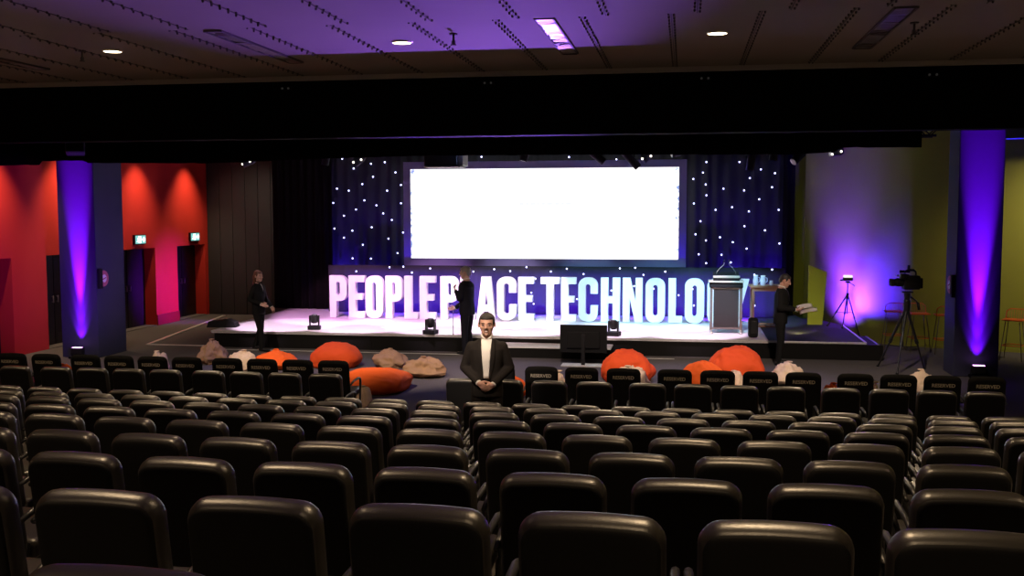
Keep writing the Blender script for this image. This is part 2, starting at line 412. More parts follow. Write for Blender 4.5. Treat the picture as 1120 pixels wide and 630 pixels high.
# right pillar: left-hand face x = PRx0
p = on_x(1037.5, 311, PRx0); t = round_sign((PRx0, PRy+.42, p.z), 'round pinkish sign on the side of the pillar by the olive wall')
bm = newbm(); cyl(bm, (0, 0, 0), (-.012, 0, 0), .17, .165, 28); obj('disc', bm, M['pillar'] and bpy.data.materials['sign_red'], t)
bm = newbm(); cyl(bm, (-.012, 0, 0), (-.015, 0, 0), .085, .085, 20); obj('symbol_ring', bm, bpy.data.materials['sign_white'], t)
bm = newbm(); box(bm, (-.017, 0, 0), (.003, .13, .022), rot=Matrix.Rotation(-.25, 4, 'X')); obj('symbol_bar', bm, bpy.data.materials['sign_dark'], t)
bm = newbm(); box(bm, (-.03, 0, 0), (.06, .12, .42), .008)
tag(obj('wall_box', bm, 'gearmat', None, loc=(PRx0, PRy+.09, p.z)), 'slim black box on the pillar corner beside the olive wall side round sign', 'wall box')
# exit signs above the far doors
def exit_sign(yc, zc, label):
    t = empty('exit_sign', (XL, yc, zc), 0, label, 'sign', 'lit exit signs over the doors')
    bm = newbm(); box(bm, (.035, 0, 0), (.07, .54, .25), .01); obj('housing', bm, 'gear', t)
    bm = newbm(); box(bm, (.073, 0, 0), (.006, .50, .21)); obj('lit_panel', bm, 'exit', t)
    f = newbm()   # running figure beside a doorway and an arrow
    X = .078
    def bar(a, b, r): cyl(f, (X, a[0], a[1]), (X, b[0], b[1]), r, r, 8)
    ball(f, (X, -.105, .07), .018, 10); bar((-.11, .045), (-.12, -.005), .016)
    bar((-.12, -.005), (-.085, -.035), .011); bar((-.085, -.035), (-.10, -.08), .010); bar((-.12, -.005), (-.15, -.045), .011); bar((-.15, -.045), (-.19, -.05), .010)
    bar((-.11, .04), (-.075, .01), .009); bar((-.11, .04), (-.155, .025), .009)
    box(f, (X, -.02, .0), (.006, .05, .17)); box(f, (X, .11, .0), (.006, .12, .03))
    bar((.19, 0), (.135, .055), .015); bar((.19, 0), (.135, -.055), .015)
    obj('exit_pictogram', f, 'exitfig', t)
p = on_x(151, 262, XL); exit_sign(p.y, p.z, 'lit exit sign above the black door nearer the pillar')
p = on_x(211, 259, XL); exit_sign(p.y, p.z, 'lit exit sign above the black door beside the charcoal wall')

# ------------------------------------------------------------------ black borders, legs and truss
bpts = [(-15, 3.98), (-12.55, 3.98), (-12.5, 4.06), (-11.6, 4.06), (-11.5, 4.01), (-9.0, 3.98), (-6.9, 4.04), (-5, 4.08), (-2, 4.07), (1.85, 4.03), (2.5, 4.06), (2.62, 4.14), (3.95, 4.13), (3.99, 4.22)]
def border_z(x):
    for (a, za), (b, zb) in zip(bpts, bpts[1:]):
        if a <= x <= b: return za+(zb-za)*(x-a)/(b-a)+.012*noise.noise((x*4, 0, 0))
    return 4.2
bm = newbm(); drape(bm, -14, 3.95, 18.6, border_z, 5.3, .03, .5, .02)
tag(obj('border_curtain', bm, 'black', None, True), 'wide black border cloth hanging across above the stage', 'curtain')
bm = newbm()
for z in (4.42, 4.72):
    for yy in (20.0, 20.3): cyl(bm, (-11.5, yy, z), (4.5, yy, z), .024, seg=8)
for i in range(54):
    x = -11.5+i*.3
    for yy in (20., 20.3): cyl(bm, (x, yy, 4.42 if i % 2 else 4.72), (x+.3, yy, 4.72 if i % 2 else 4.42), .012, seg=5)
tag(obj('lighting_truss', bm, 'gearmat', None, 'auto'), 'black lighting truss running along above the stage behind the border', 'truss')
# legs (black side drapes)
bm = newbm(); a = on_y(330, 250, 26.9); b = on_y(361, 250, 26.9); drape(bm, -11.2, b.x+.05, 26.95, .385, 5.3, .05, .22, .012, seed=5)
tag(obj('leg_curtain', bm, 'leg_cloth', None, True), 'tall black pleated side curtain between charcoal wall and star cloth', 'curtain', 'black side curtains')
b = on_y(857, 250, 26.9); bm = newbm(); drape(bm, b.x-.02, on_y(869, 250, 26.9).x, 26.95, .385, 5.3, .05, .16, .012, seed=9)
tag(obj('leg_curtain', bm, 'leg_cloth', None, True), 'narrow black side curtain between star cloth and olive wall', 'curtain', 'black side curtains')
# star cloths
xs0, xs1 = on_y(360, 250, 27.1).x, on_y(858, 250, 27.1).x
bm = newbm(); drape(bm, xs0, xs1, 27.1, .39, 5.2, .055, .30, .01, seed=2)
cloth_hi = tag(obj('star_cloth', bm, 'starcloth', None, True), 'tall dark star cloth with tiny lights hanging behind the screen', 'curtain')
xl0, xl1 = on_y(359, 295, 26.25).x, on_y(859, 295, 26.25).x
ZLOW = on_y(600, 291.5, 26.25).z
bm = newbm(); drape(bm, xl0, xl1, 26.25, .385, ZLOW, .03, .34, .01, seed=4)
cloth_lo = tag(obj('low_star_cloth', bm, 'starcloth', None, True), 'low dark star cloth standing directly behind the big letters', 'curtain')
stars = []
def zs(lst, ox, oy, sc): stars.extend([(ox+a/sc, oy+b/sc) for a, b in lst])
zs([(540,153),(650,172),(703,166),(584,190),(744,205),(658,222),(617,250),(765,253),(520,267),(565,275),(712,275),(506,322),(625,312),(765,323),(671,331),(593,347),(697,362),(547,371),(730,387),(510,420),(653,415),(579,428),(773,435),(547,455),(717,459),(619,482),(752,514),(580,534),(650,535),(534,563),(721,568),(774,566),(594,584),(807,588)], 220, 130, 3.5)
zs([(192,86),(66,115),(490,108)], 440, 280, 6.3)
zs([(238,57),(307,65),(377,48),(482,67),(416,98),(398,158),(408,206)], 480, 280, 3.936)
zs([(90,63),(172,89),(351,61),(426,58),(467,93),(574,77),(309,170),(421,148),(517,161),(140,212)], 600, 280, 4.5)
zs([(35,77),(100,193),(168,163),(175,244),(388,82),(473,92),(560,67),(474,244)], 720, 280, 4.5)
zs([(121,175),(255,175),(342,205),(440,172),(107,218),(399,220),(297,240),(68,244),(118,266),(190,283),(387,277),(274,290),(121,310),(335,326),(70,343),(158,369),(225,358),(293,375),(414,369),(97,415),(275,435),(358,452),(77,468),(119,493),(176,480),(228,500),(417,505),(284,526),(90,549),(182,551),(120,585),(220,582)], 740, 130, 3.706)
zs([(321,154),(377,176)], 440, 130, 3.706); zs([(83,155),(275,164)], 600, 130, 3.706)
bm = newbm(); ball(bm, (0, 0, 0), .021, 10)
star0 = obj('star_light', bm, 'star', cloth_hi, True); first = True
for (u, v) in stars[:99]:
    s = star0 if first else star0.copy()
    if not first: C.objects.link(s)
    first = False
    lo = v > 291
    s.parent = cloth_lo if lo else cloth_hi
    s.location = on_y(u, v, 26.20 if lo else 27.02)

# ------------------------------------------------------------------ projection screen
YS = 26.45
tl, br = on_y(448.9, 185.2, YS), on_y(741.9, 283, YS)
x0, x1, z0, z1 = tl.x, br.x, on_y(449, 282.3, YS).z, on_y(742, 182.7, YS).z
t = empty('projection_screen', ((x0+x1)/2, YS, z0), 0, 'wide bright white projection screen in a dark blue frame above the stage letters', 'screen')
hw, hh = (x1-x0)/2, (z1-z0)
m = bpy.data.materials.new('lit_screen'); m.use_nodes = True; nt = m.node_tree
for n in list(nt.nodes): nt.nodes.remove(n)
tc = nt.nodes.new('ShaderNodeTexCoord'); sep = nt.nodes.new('ShaderNodeSeparateXYZ'); nt.links.new(tc.outputs['Object'], sep.inputs[0])
ab = nt.nodes.new('ShaderNodeMath'); ab.operation = 'ABSOLUTE'; nt.links.new(sep.outputs[0], ab.inputs[0])
ed = nt.nodes.new('ShaderNodeMapRange'); ed.inputs[1].default_value = hw-.42; ed.inputs[2].default_value = hw; nt.links.new(ab.outputs[0], ed.inputs[0])
nz = nt.nodes.new('ShaderNodeTexNoise'); nz.inputs['Scale'].default_value = 9; nz.inputs['Detail'].default_value = 3; nt.links.new(tc.outputs['Object'], nz.inputs['Vector'])
ml = nt.nodes.new('ShaderNodeMath'); ml.operation = 'MULTIPLY'; nt.links.new(ed.outputs[0], ml.inputs[0]); nt.links.new(nz.outputs[0], ml.inputs[1])
st = nt.nodes.new('ShaderNodeMapRange'); st.inputs[1].default_value = .46; st.inputs[2].default_value = .56; nt.links.new(ml.outputs[0], st.inputs[0])
mx = nt.nodes.new('ShaderNodeMix'); mx.data_type = 'RGBA'; mx.inputs[6].default_value = (1, 1, 1, 1); mx.inputs[7].default_value = (.22, .30, .60, 1); nt.links.new(st.outputs[0], mx.inputs[0])
em = nt.nodes.new('ShaderNodeEmission'); em.inputs[1].default_value = 1.5; nt.links.new(mx.outputs[2], em.inputs[0])
ou = nt.nodes.new('ShaderNodeOutputMaterial'); nt.links.new(em.outputs[0], ou.inputs[0])
bm = newbm(); bx(bm, -hw, hw, -.01, .01, 0, hh); obj('lit_surface', bm, m, t)
FB = .19
bm = newbm(); bx(bm, -hw-FB, -hw, -.03, .05, -FB, hh+FB, .005); bx(bm, hw, hw+FB, -.03, .05, -FB, hh+FB, .005); bx(bm, -hw, hw, -.03, .05, -FB, 0, .005); bx(bm, -hw, hw, -.03, .05, hh, hh+FB, .005)
obj('frame', bm, mat('screen_frame', (.16, .15, .30), .7), t)  # violet stage spill is mixed into the navy frame colour
bm = newbm()
q = on_y(568, 223, YS)
xx = q.x-t.location.x
for w in (.16, .12, .18, .10, .02, .14, .2, .16, .12, .18): bx(bm, xx, xx+w*.8, -.014, -.011, q.z-z0-.03, q.z-z0+.03); xx += w
obj('faint_caption', bm, emis('faint_caption', (.9, .92, .95), 1.05), t)

# ------------------------------------------------------------------ stage
FY, DZ = 21.75, .37
t = empty('stage_deck', (0, 0, 0), 0, 'long low stage deck, white floor and black skirt, under the big letters', 'stage')
bm = newbm(); prism(bm, [(-10.55, FY), (1.72, FY), (1.72, 27.4), (-10.8, 27.4)], DZ-.05, DZ); obj('deck_floor', bm, 'deck', t)
bm = newbm(); prism(bm, [(1.72, FY), (3.64, FY), (3.66, 25.0), (3.35, 26.0), (2.85, 26.6), (2.8, 27.4), (1.72, 27.4)], DZ-.05, DZ-.002); obj('dark_end', bm, 'deckdark', t)  # this end of the deck has a darker material
bm = newbm(); prism(bm, [(-10.5, FY+.03), (3.6, FY+.03), (3.62, 24.95), (3.3, 25.95), (2.8, 26.55), (2.75, 27.3), (-10.75, 27.3)], 0, DZ-.05)
for i in range(12): bx(bm, -10.4+i*1.2, -10.4+i*1.2+1.19, FY+.02, FY+.04, .0, DZ-.05)
obj('skirt', bm, 'skirt', t)
bm = newbm(); bx(bm, -10.55, 3.66, FY-.012, FY+.012, DZ-.035, DZ+.004, .003); obj('front_edging', bm, 'nosing', t)
bm = newbm(); prism(bm, [(3.62, FY), (3.665, FY), (3.68, 25.0), (3.635, 25.0)], DZ-.035, DZ+.006); obj('side_edging', bm, 'nosing', t)
bm = newbm(); prism(bm, [(-10.57, FY), (-10.525, FY), (-10.775, 27.4), (-10.82, 27.4)], DZ-.035, DZ+.006); obj('side_edging', bm, 'nosing', t)
bm = newbm(); prism(bm, [(-10.85, 27.38), (-7.2, 27.38), (-7.2, 27.44), (-10.85, 27.44)], DZ, DZ+.02); obj('rear_edging', bm, 'nosing', t)
# side step at the right end
t = empty('side_step', (4.15, 23.0, 0), 0, 'low black side step with a pale edge at the dark end of the stage', 'step')
bm = newbm(); bx(bm, -.42, 0, 0, 1.75, 0, .15); obj('tread', bm, 'deckdark', t)
bm = newbm(); bx(bm, -.03, .012, 0, 1.75, .14, .158, .003); obj('edging', bm, 'nosing', t)
# front step in the middle
a, b = on_y(527, 380, 21.2).x, on_y(668, 384, 21.2).x
t = empty('front_step', ((a+b)/2, 21.3, 0), 0, 'low front step with pale top against the black stage skirt', 'step')
w = (b-a)/2
bm = newbm(); bx(bm, -w, w, -.2, .42, .0, .205); obj('riser', bm, 'skirt', t)
bm = newbm(); bx(bm, -w-.01, w+.01, -.21, .43, .205, .235, .004); obj('tread', bm, 'deck', t)
# floor trim: aluminium strip round the stage apron
bm = newbm(); a = on_z(162, 376.2, .02); b = on_z(245, 344.8, .02); c2 = on_z(276, 332, .02)
bx(bm, a.x, -10.6, a.y-.03, a.y+.03, 0, .02, .003)
prism(bm, [(a.x-.05, a.y), (a.x+.05, a.y), (b.x+.05, b.y), (b.x-.05, b.y)], 0, .02)
struct('trim_3', bm, 'nosing')
bm = newbm(); bx(bm, -10.5, -.2, 21.35, 21.39, 0, .012, .002); struct('trim_4', bm, 'nosing')

# ------------------------------------------------------------------ big letters
def arc(cx, cy, rx, ry, a0, a1, n=7): return [(cx+rx*math.cos(R(a0+(a1-a0)*i/n)), cy+ry*math.sin(R(a0+(a1-a0)*i/n))) for i in range(n+1)]
def rrect(x0, y0, x1, y1, rx, ry): return arc(x1-rx, y1-ry, rx, ry, 0, 90)+arc(x0+rx, y1-ry, rx, ry, 90, 180)+arc(x0+rx, y0+ry, rx, ry, 180, 270)+arc(x1-rx, y0+ry, rx, ry, 270, 360)
def glyph(ch, w, h):
    s = .165; t = .150          # stroke widths in metres
    if ch == 'E': return [[(0, 0), (w, 0), (w, t), (s, t), (s, h/2-t*.45), (w*.88, h/2-t*.45), (w*.88, h/2+t*.5), (s, h/2+t*.5), (s, h-t), (w, h-t), (w, h), (0, h)]]
    if ch == 'L': return [[(0, 0), (w, 0), (w, t), (s, t), (s, h), (0, h)]]
    if ch == 'T': return [[(w/2-s/2, 0), (w/2+s/2, 0), (w/2+s/2, h-t), (w, h-t), (w, h), (0, h), (0, h-t), (w/2-s/2, h-t)]]
    if ch == 'H': return [[(0, 0), (s, 0), (s, h/2-t*.5), (w-s, h/2-t*.5), (w-s, 0), (w, 0), (w, h), (w-s, h), (w-s, h/2+t*.5), (s, h/2+t*.5), (s, h), (0, h)]]
    if ch == 'N': return [[(0, 0), (s*.92, 0), (s*.92, h*.62), (w-s*1.02, 0), (w, 0), (w, h), (w-s*.92, h), (w-s*.92, h*.40), (s*1.02, h), (0, h)]]
    if ch == 'Y': return [[(w/2-s/2, 0), (w/2+s/2, 0), (w/2+s/2, h*.40), (w, h), (w-s*1.05, h), (w/2, h*.60), (s*1.05, h), (0, h), (w/2-s/2, h*.40)]]
    if ch == 'A': return [[(0, 0), (s*.95, 0), (w*.34, h*.20), (w*.66, h*.20), (w-s*.95, 0), (w, 0), (w*.72, h), (w*.28, h)], [(w*.39, h*.34), (w*.5, h*.80), (w*.61, h*.34)]]
    if ch == 'O': return [rrect(0, 0, w, h, w*.42, w*.42), rrect(s, t, w-s, h-t, w*.13, w*.16)]
    if ch == 'P':
        y0 = h*.40
        return [[(0, 0), (s, 0), (s, y0)]+arc(w-w*.42, y0+w*.42, w*.42, w*.42, 270, 360)+arc(w-w*.42, h-w*.42, w*.42, w*.42, 0, 90)+[(0, h)], rrect(s, y0+t, w-s, h-t, w*.10, w*.14)]
    if ch == 'C':
        o = arc(w*.42, w*.42, w*.42, w*.42, 180, 270)+arc(w-w*.42, w*.42, w*.42, w*.42, 270, 360)
        o += [(w, h*.36), (w-s, h*.36)]+arc(w-s-w*.12, t+w*.14, w*.12, w*.14, 0, -90)+arc(s+w*.12, t+w*.14, w*.12, w*.14, 270, 180)
        o += arc(s+w*.12, h-t-w*.14, w*.12, w*.14, 180, 90)+arc(w-s-w*.12, h-t-w*.14, w*.12, w*.14, 90, 0)+[(w-s, h*.64), (w, h*.64)]
        o += arc(w-w*.42, h-w*.42, w*.42, w*.42, 0, 90)+arc(w*.42, h-w*.42, w*.42, w*.42, 90, 180)
        return [o]
    if ch == 'G':
        o = arc(w*.42, w*.42, w*.42, w*.42, 180, 270)+arc(w-w*.42, w*.42, w*.42, w*.42, 270, 360)
        o += [(w, h*.52), (w*.5, h*.52), (w*.5, h*.40), (w-s, h*.40)]+arc(w-s-w*.12, t+w*.14, w*.12, w*.14, 0, -90)+arc(s+w*.12, t+w*.14, w*.12, w*.14, 270, 180)
        o += arc(s+w*.12, h-t-w*.14, w*.12, w*.14, 180, 90)+arc(w-s-w*.12, h-t-w*.14, w*.12, w*.14, 90, 0)+[(w-s, h*.66), (w, h*.66)]
        o += arc(w-w*.42, h-w*.42, w*.42, w*.42, 0, 90)+arc(w*.42, h-w*.42, w*.42, w*.42, 90, 180)
        return [o]
YL = 24.8
letters = [('P', 360.4, 379.7), ('E', 381.2, 399), ('O', 399.6, 419.2), ('P', 421.5, 440.3), ('L', 442, 457.4), ('E', 458.8, 476.5),
           ('P', 481.5, 501.5), ('L', 503.5, 519.5), ('A', 520.8, 542.6), ('C', 543.2, 565), ('E', 566.6, 584.6),
           ('T', 591.2, 612.4), ('E', 613.6, 630.6), ('C', 632.4, 654.3), ('H', 657, 678.6), ('N', 681, 703.2), ('O', 706, 728), ('L', 731, 747), ('O', 749, 771), ('G', 773.6, 795), ('Y', 795.5, 820)]
nm = ['first', 'second', 'third', 'fourth', 'fifth', 'sixth', 'seventh', 'eighth', 'ninth', 'tenth']
wl = ['PEOPLE']*6+['PLACE']*5+['TECHNOLOGY']*10; wi = list(range(6))+list(range(5))+list(range(10))
for (ch, ua, ub), word, i in zip(letters, wl, wi):
    xa, xb = on_y(ua+.3, 325, YL).x, on_y(ub-.9, 325, YL).x
    h = 1.055
    cu = bpy.data.curves.new('g', 'CURVE'); cu.dimensions = '2D'; cu.fill_mode = 'BOTH'; cu.extrude = .09; cu.bevel_depth = .006; cu.bevel_resolution = 1
    for poly in glyph(ch, xb-xa, h):
        sp = cu.splines.new('POLY'); sp.points.add(len(poly)-1); sp.use_cyclic_u = True
        for pt, (a, b) in zip(sp.points, poly): pt.co = (a, b, 0, 1)
    tmp = bpy.data.objects.new('g', cu); C.objects.link(tmp)
    me = bpy.data.meshes.new_from_object(tmp.evaluated_get(bpy.context.evaluated_depsgraph_get())); bpy.data.objects.remove(tmp); bpy.data.curves.remove(cu)
    me.transform(Matrix.Rotation(PI/2, 4, 'X')); me.materials.clear(); me.materials.append(M['letter']); me.name = 'stage_letter'
    o = bpy.data.objects.new('stage_letter', me); C.objects.link(o); o.location = (xa, YL+.095, DZ+.0135)
    tag(o, 'big white standing letter %s, %s letter of the word %s' % (ch, nm[i], word), 'letter', 'big standing letters on the stage')
#@@PART2
# ================================================================== CHAIRS
ORD = ['', 'first', 'second', 'third', 'fourth', 'fifth', 'sixth', 'seventh', 'eighth', 'ninth', 'tenth', 'eleventh', 'twelfth', 'thirteenth', 'fourteenth', 'fifteenth', 'sixteenth', 'seventeenth', 'eighteenth', 'nineteenth', 'twentieth', 'twenty-first', 'twenty-second', 'twenty-third', 'twenty-fourth', 'twenty-fifth', 'twenty-sixth']
def rr_outline(hw, z0, z1, rt, rb, crown, n=7):
    o = arc(hw-rt, z1-rt, rt, rt, 0, 90, n)+arc(-hw+rt, z1-rt, rt, rt, 90, 180, n)+arc(-hw+rb, z0+rb, rb, rb, 180, 270, 3)+arc(hw-rb, z0+rb, rb, rb, 270, 360, 3)
    # extra points along the top edge so that it can be crowned
    top = [(hw-rt-(2*hw-2*rt)*k/8, z1) for k in range(1, 8)]
    o = o[:n+1]+top+o[n+1:]
    return [(x, z+(crown*(1-(x/hw)**2) if z > z1-rt*1.01 else 0)) for x, z in o]
def cushion(bm, hw, z0, z1, rt, rb, crown, ys):
    """ys: list of (y, inset)"""
    rings = []
    for y, d in ys:
        o = rr_outline(hw-d, z0+d, z1-d, max(rt-d*.7, .012), max(rb-d*.7, .008), crown)
        rings.append([bm.verts.new((x, y, z)) for x, z in o])
    n = len(rings[0])
    for a, b in zip(rings, rings[1:]):
        for k in range(n): bm.faces.new((a[k], a[(k+1) % n], b[(k+1) % n], b[k]))
    bm.faces.new(rings[0]); bm.faces.new(rings[-1])
TILT = Matrix.Translation((0, 0, .42)) @ Matrix.Rotation(R(9), 4, 'X') @ Matrix.Translation((0, 0, -.42))
def make_chair(covered):
    t = empty('auditorium_chair')
    bm = newbm()
    prof = [(.058, .050), (.055, .032), (.046, .016), (.032, .006), (.012, 0), (-.012, .001), (-.030, .006), (-.042, .014), (-.050, .025), (-.053, .045)]
    cushion(bm, .228, .36, .942, .068, .05, .012, prof)
    bm.transform(TILT); obj('backrest', bm, 'cover' if covered else 'vinyl', t, 'auto')
    bm = newbm(); cushion(bm, .2145, .30, .926, .058, .05, .011, [(-.034, .0), (-.046, .002), (-.0545, .010), (-.0575, .022), (-.058, .04)])
    bm.transform(TILT); obj('back_shell', bm, 'cover' if covered else 'shell', t, 'auto')
    bm = newbm(); box(bm, (0, .29, .43), (.45, .43, .10), .035, 3, Matrix.Rotation(R(4), 4, 'X')); obj('seat', bm, 'vinyl', t, 'auto')
    for s in (-1, 1):
        bm = newbm(); x = s*.247
        tube(bm, [(x, -.05, .60), (x, .08, .632), (x, .30, .640), (x, .37, .625), (x, .392, .58), (x, .375, .42), (x, .31, .0)], [.014, .017, .018, .018, .017, .016, .016], 8)
        obj('arm_frame', bm, 'chairmetal', t, True)
        bm = newbm(); tube(bm, [(x*.9, .02, .47), (x*.92, -.02, .30), (x*.95, -.04, 0)], .016, 8); box(bm, (x*.95, -.03, .006), (.04, .10, .012), .003)
        obj('leg', bm, 'chairmetal', t, 'auto')
    bm = newbm(); box(bm, (0, .18, .35), (.47, .05, .035), .008); obj('crossbar', bm, 'chairmetal', t)
    if covered:
        a = TILT @ Matrix.Translation((0, -.0575, .835)) @ Matrix.Rotation(PI/2, 4, 'X')
        text_mesh('reserved_lettering', 'RESERVED', .064, .0012, 'print', t, TILT @ Matrix.Translation((0, -.0588, .838)) @ Matrix.Rotation(PI/2, 4, 'X'))
    return t
plain, covered = make_chair(False), make_chair(True)
used = {id(plain): False, id(covered): False}
def place_chair(src, x, y, z, rz, label, group):
    if not used[id(src)]: o = src; used[id(src)] = True
    else: o = copy_tree(src)
    o.location = (x, y, z); o.rotation_euler = (0, 0, rz)
    tag(o, label, 'chair', group)
rown = {0: 'bottommost partly visible row', 1: 'nearest full row', 2: 'second nearest full row', 3: 'third nearest full row', 4: 'fourth nearest full row', 5: 'fifth nearest full row', 6: 'sixth nearest full row', 7: 'seventh nearest full row', 8: 'lowest tier row'}
for k, ry, x0, p, z, c in ROWS:
    vis = []
    for n2 in range(-60, 60):
        n = n2/2
        if (n2 % 2) != (k % 2 == 0): continue
        x = x0+p*n; y = ry+c*x*x
        a, b = to_px((x-.23, y, z)), to_px((x+.23, y, z))
        if y < 1 or b[0] < -6 or a[0] > 1126 or abs(x) > 12 or min(a[1], b[1]) > 633: continue
        vis.append((x, y))
    vis.sort()
    for i, (x, y) in enumerate(vis):
        place_chair(plain, x, y+.085, z-.954, math.atan(2*c*x)+random.uniform(-.012, .012), 'black padded auditorium chair, %s from the left in the %s' % (ORD[i+1], rown[k]), 'plain chairs in the raked rows')
F2 = [(11,400),(57,400),(96,401),(135,402),(175,404),(224,406),(265,407),(307,408),(352.5,409),(507,414.5),(552,417),(600.5,418),(650,418),(708,419.5),(758,421),(809,422.5),(860,424),(920,424),(974,425),(1025,427),(1077,428)]
F1 = [(7.5,385.5),(45,386.5),(91,387.5),(126,388),(160.5,389.5),(198,391),(247,391.5),(283,392.5),(321,394),(360,394.5),(545,400),(592,401),(636,402),(682,404),(738,406),(785,406.5),(832,408),(879,408.5),(937,409),(984,410.5),(1031,412),(1079,413)]
for lst, src, y, what, grp in ((F2, plain, 12.68, 'plain black padded chair on the flat floor behind the reserved row,', 'plain chairs on the flat floor'), (F1, covered, 13.83, 'black chair with RESERVED lettering on its back,', 'reserved chairs in the front row')):
    nl = sum(1 for u, v in lst if u < 400)
    xs_ = [on_y(u, v, y).x for u, v in lst]
    for _ in range(60):
        for i in range(len(xs_)-1):
            g = .537-(xs_[i+1]-xs_[i])
            if g > 0: xs_[i] -= g/2; xs_[i+1] += g/2
    for i, (u, v) in enumerate(lst):
        x = xs_[i]
        yy = y+(.10 if u < 400 else 0)
        pos = '%s from the aisle towards the red wall' % ORD[nl-i] if i < nl else '%s from the aisle towards the olive wall' % ORD[i-nl+1]
        lab = (what.replace('on the flat floor behind the reserved row', 'behind the reserved row') if src is plain else 'black RESERVED chair,')+' '+pos
        place_chair(src, x, yy+.085, 0, random.uniform(-.006, .006), lab, grp)

# ================================================================== STAGE FURNITURE
# lectern
a, b = on_y(777.5, 360, 22.95), on_y(810, 360, 22.95); w = (b.x-a.x)/2; D0 = DZ
t = empty('lectern', ((a.x+b.x)/2, 22.95, D0+.004), 0, 'dark panelled lectern with pale trims standing in front of the last letters', 'lectern')
bm = newbm(); bx(bm, -w+.05, w-.05, -.02, .02, .10, .98); obj('front_panel', bm, 'lectpanel', t)
for s in (-1, 1):
    bm = newbm(); bx(bm, s*w-.028, s*w+.028, -.05, .05, .06, 1.12, .006); obj('post', bm, 'lectpost', t)
    bm = newbm(); bx(bm, s*(w-.01)-.03, s*(w-.01)+.03, -.15, .40, .0, .03, .006); box(bm, (s*w, -.09, .05), (.03, .05, .07), .006); obj('foot', bm, 'steel', t)
    bm = newbm(); bx(bm, s*w-.02, s*w+.02, .05, .40, .9, .98, .004); obj('side_rail', bm, 'lectpost', t)
bm = newbm(); bx(bm, -w, w, -.035, .035, .97, 1.005, .005); obj('upper_trim', bm, 'silver', t)
bm = newbm(); bx(bm, -w, w, -.035, .035, .09, .125, .005); obj('lower_trim', bm, 'lectpost', t)
bm = newbm(); bx(bm, -w-.04, w+.04, -.07, .42, 1.005, 1.10, .01); obj('drawer_box', bm, 'gearmat', t)
bm = newbm(); bx(bm, -w-.06, w+.06, -.10, .45, 1.115, 1.15, .01); obj('shelf', bm, 'silver', t)
bm = newbm(); box(bm, (0, .16, 1.235), (2*w*.88, .40, .10), .012, 2, Matrix.Rotation(R(14), 4, 'X')); obj('reading_desk', bm, 'gearmat', t)
bm = newbm(); box(bm, (0, -.04, 1.24), (2*w*.90, .025, .05), .006); obj('desk_lip', bm, 'silver', t)
for s in (-1, 1):
    bm = newbm(); tube(bm, [(s*.21, .22, 1.27), (s*.20, .16, 1.34), (s*.13, .06, 1.43), (s*.06, -.02, 1.50), (s*.05, -.05, 1.56)], .008, 7); g = obj('microphone_stem', bm, 'silver', t, True)
    bm = newbm(); ball(bm, (s*.05, -.055, 1.585), (.018, .018, .034), 12); obj('microphone', bm, 'gear', g, True)
# tall side table with jugs and a glass
ya = 22.75
a, b = on_y(822, 313, ya), on_y(858, 313, ya)
t = empty('side_table', ((a.x+b.x)/2, ya+.3, DZ+.004), 0, 'tall narrow wooden side table behind the lectern', 'table')
w = (b.x-a.x)/2
TH = on_y(838, 313, ya).z-DZ
bm = newbm(); bx(bm, -w-.03, w+.03, -.3, .3, TH-.045, TH, .006); obj('table_top', bm, 'wood', t)
bm = newbm(); bx(bm, -w+.02, w-.02, -.27, .27, TH-.12, TH-.045, .004); obj('apron', bm, 'wood', t)
for sx in (-1, 1):
    for sy in (-1, 1):
        bm = newbm(); bx(bm, sx*(w-.04)-.03, sx*(w-.04)+.03, sy*.25-.03, sy*.25+.03, 0, TH-.05, .005); obj('leg', bm, 'wood', t)
bm = newbm(); bx(bm, -w+.05, w-.05, -.265, -.235, .16, .20, .004); bx(bm, -w+.05, w-.05, .235, .265, .16, .20, .004); obj('foot_rail', bm, 'wood', t)
tz = DZ+TH
for (u, r, h, kind, lab) in ((826.4, .058, .21, 'water_jug', 'bluish water jug at the lectern end of the side table'), (834.4, .058, .20, 'water_jug', 'bluish water jug nearer the small glass on the side table'), (843.5, .04, .11, 'drinking_glass', 'small pale drinking glass alone on the side table')):
    p = on_y(u, 313, ya+.2); t = empty(kind, (p.x, ya+.2, tz), 0, lab, 'jug' if 'jug' in kind else 'glass')
    bm = newbm(); loft(bm, [((0, 0, 0), r*.8, r*.8), ((0, 0, h*.1), r, r), ((0, 0, h*.55), r, r), ((0, 0, h*.85), r*.8, r*.8), ((0, 0, h), r*.9, r*.9)], 18); obj('body', bm, 'jug', t, 'auto')
    if 'jug' in kind:
        bm = newbm(); tube(bm, [(r*.8, 0, h*.85), (r*1.5, 0, h*.8), (r*1.55, 0, h*.45), (r*.95, 0, h*.3)], .008, 7); obj('handle', bm, 'jug', t, True)
        bm = newbm(); cyl(bm, (0, 0, h), (0, 0, h+.015), r*.88); obj('lid', bm, 'shirt', t, 'auto')
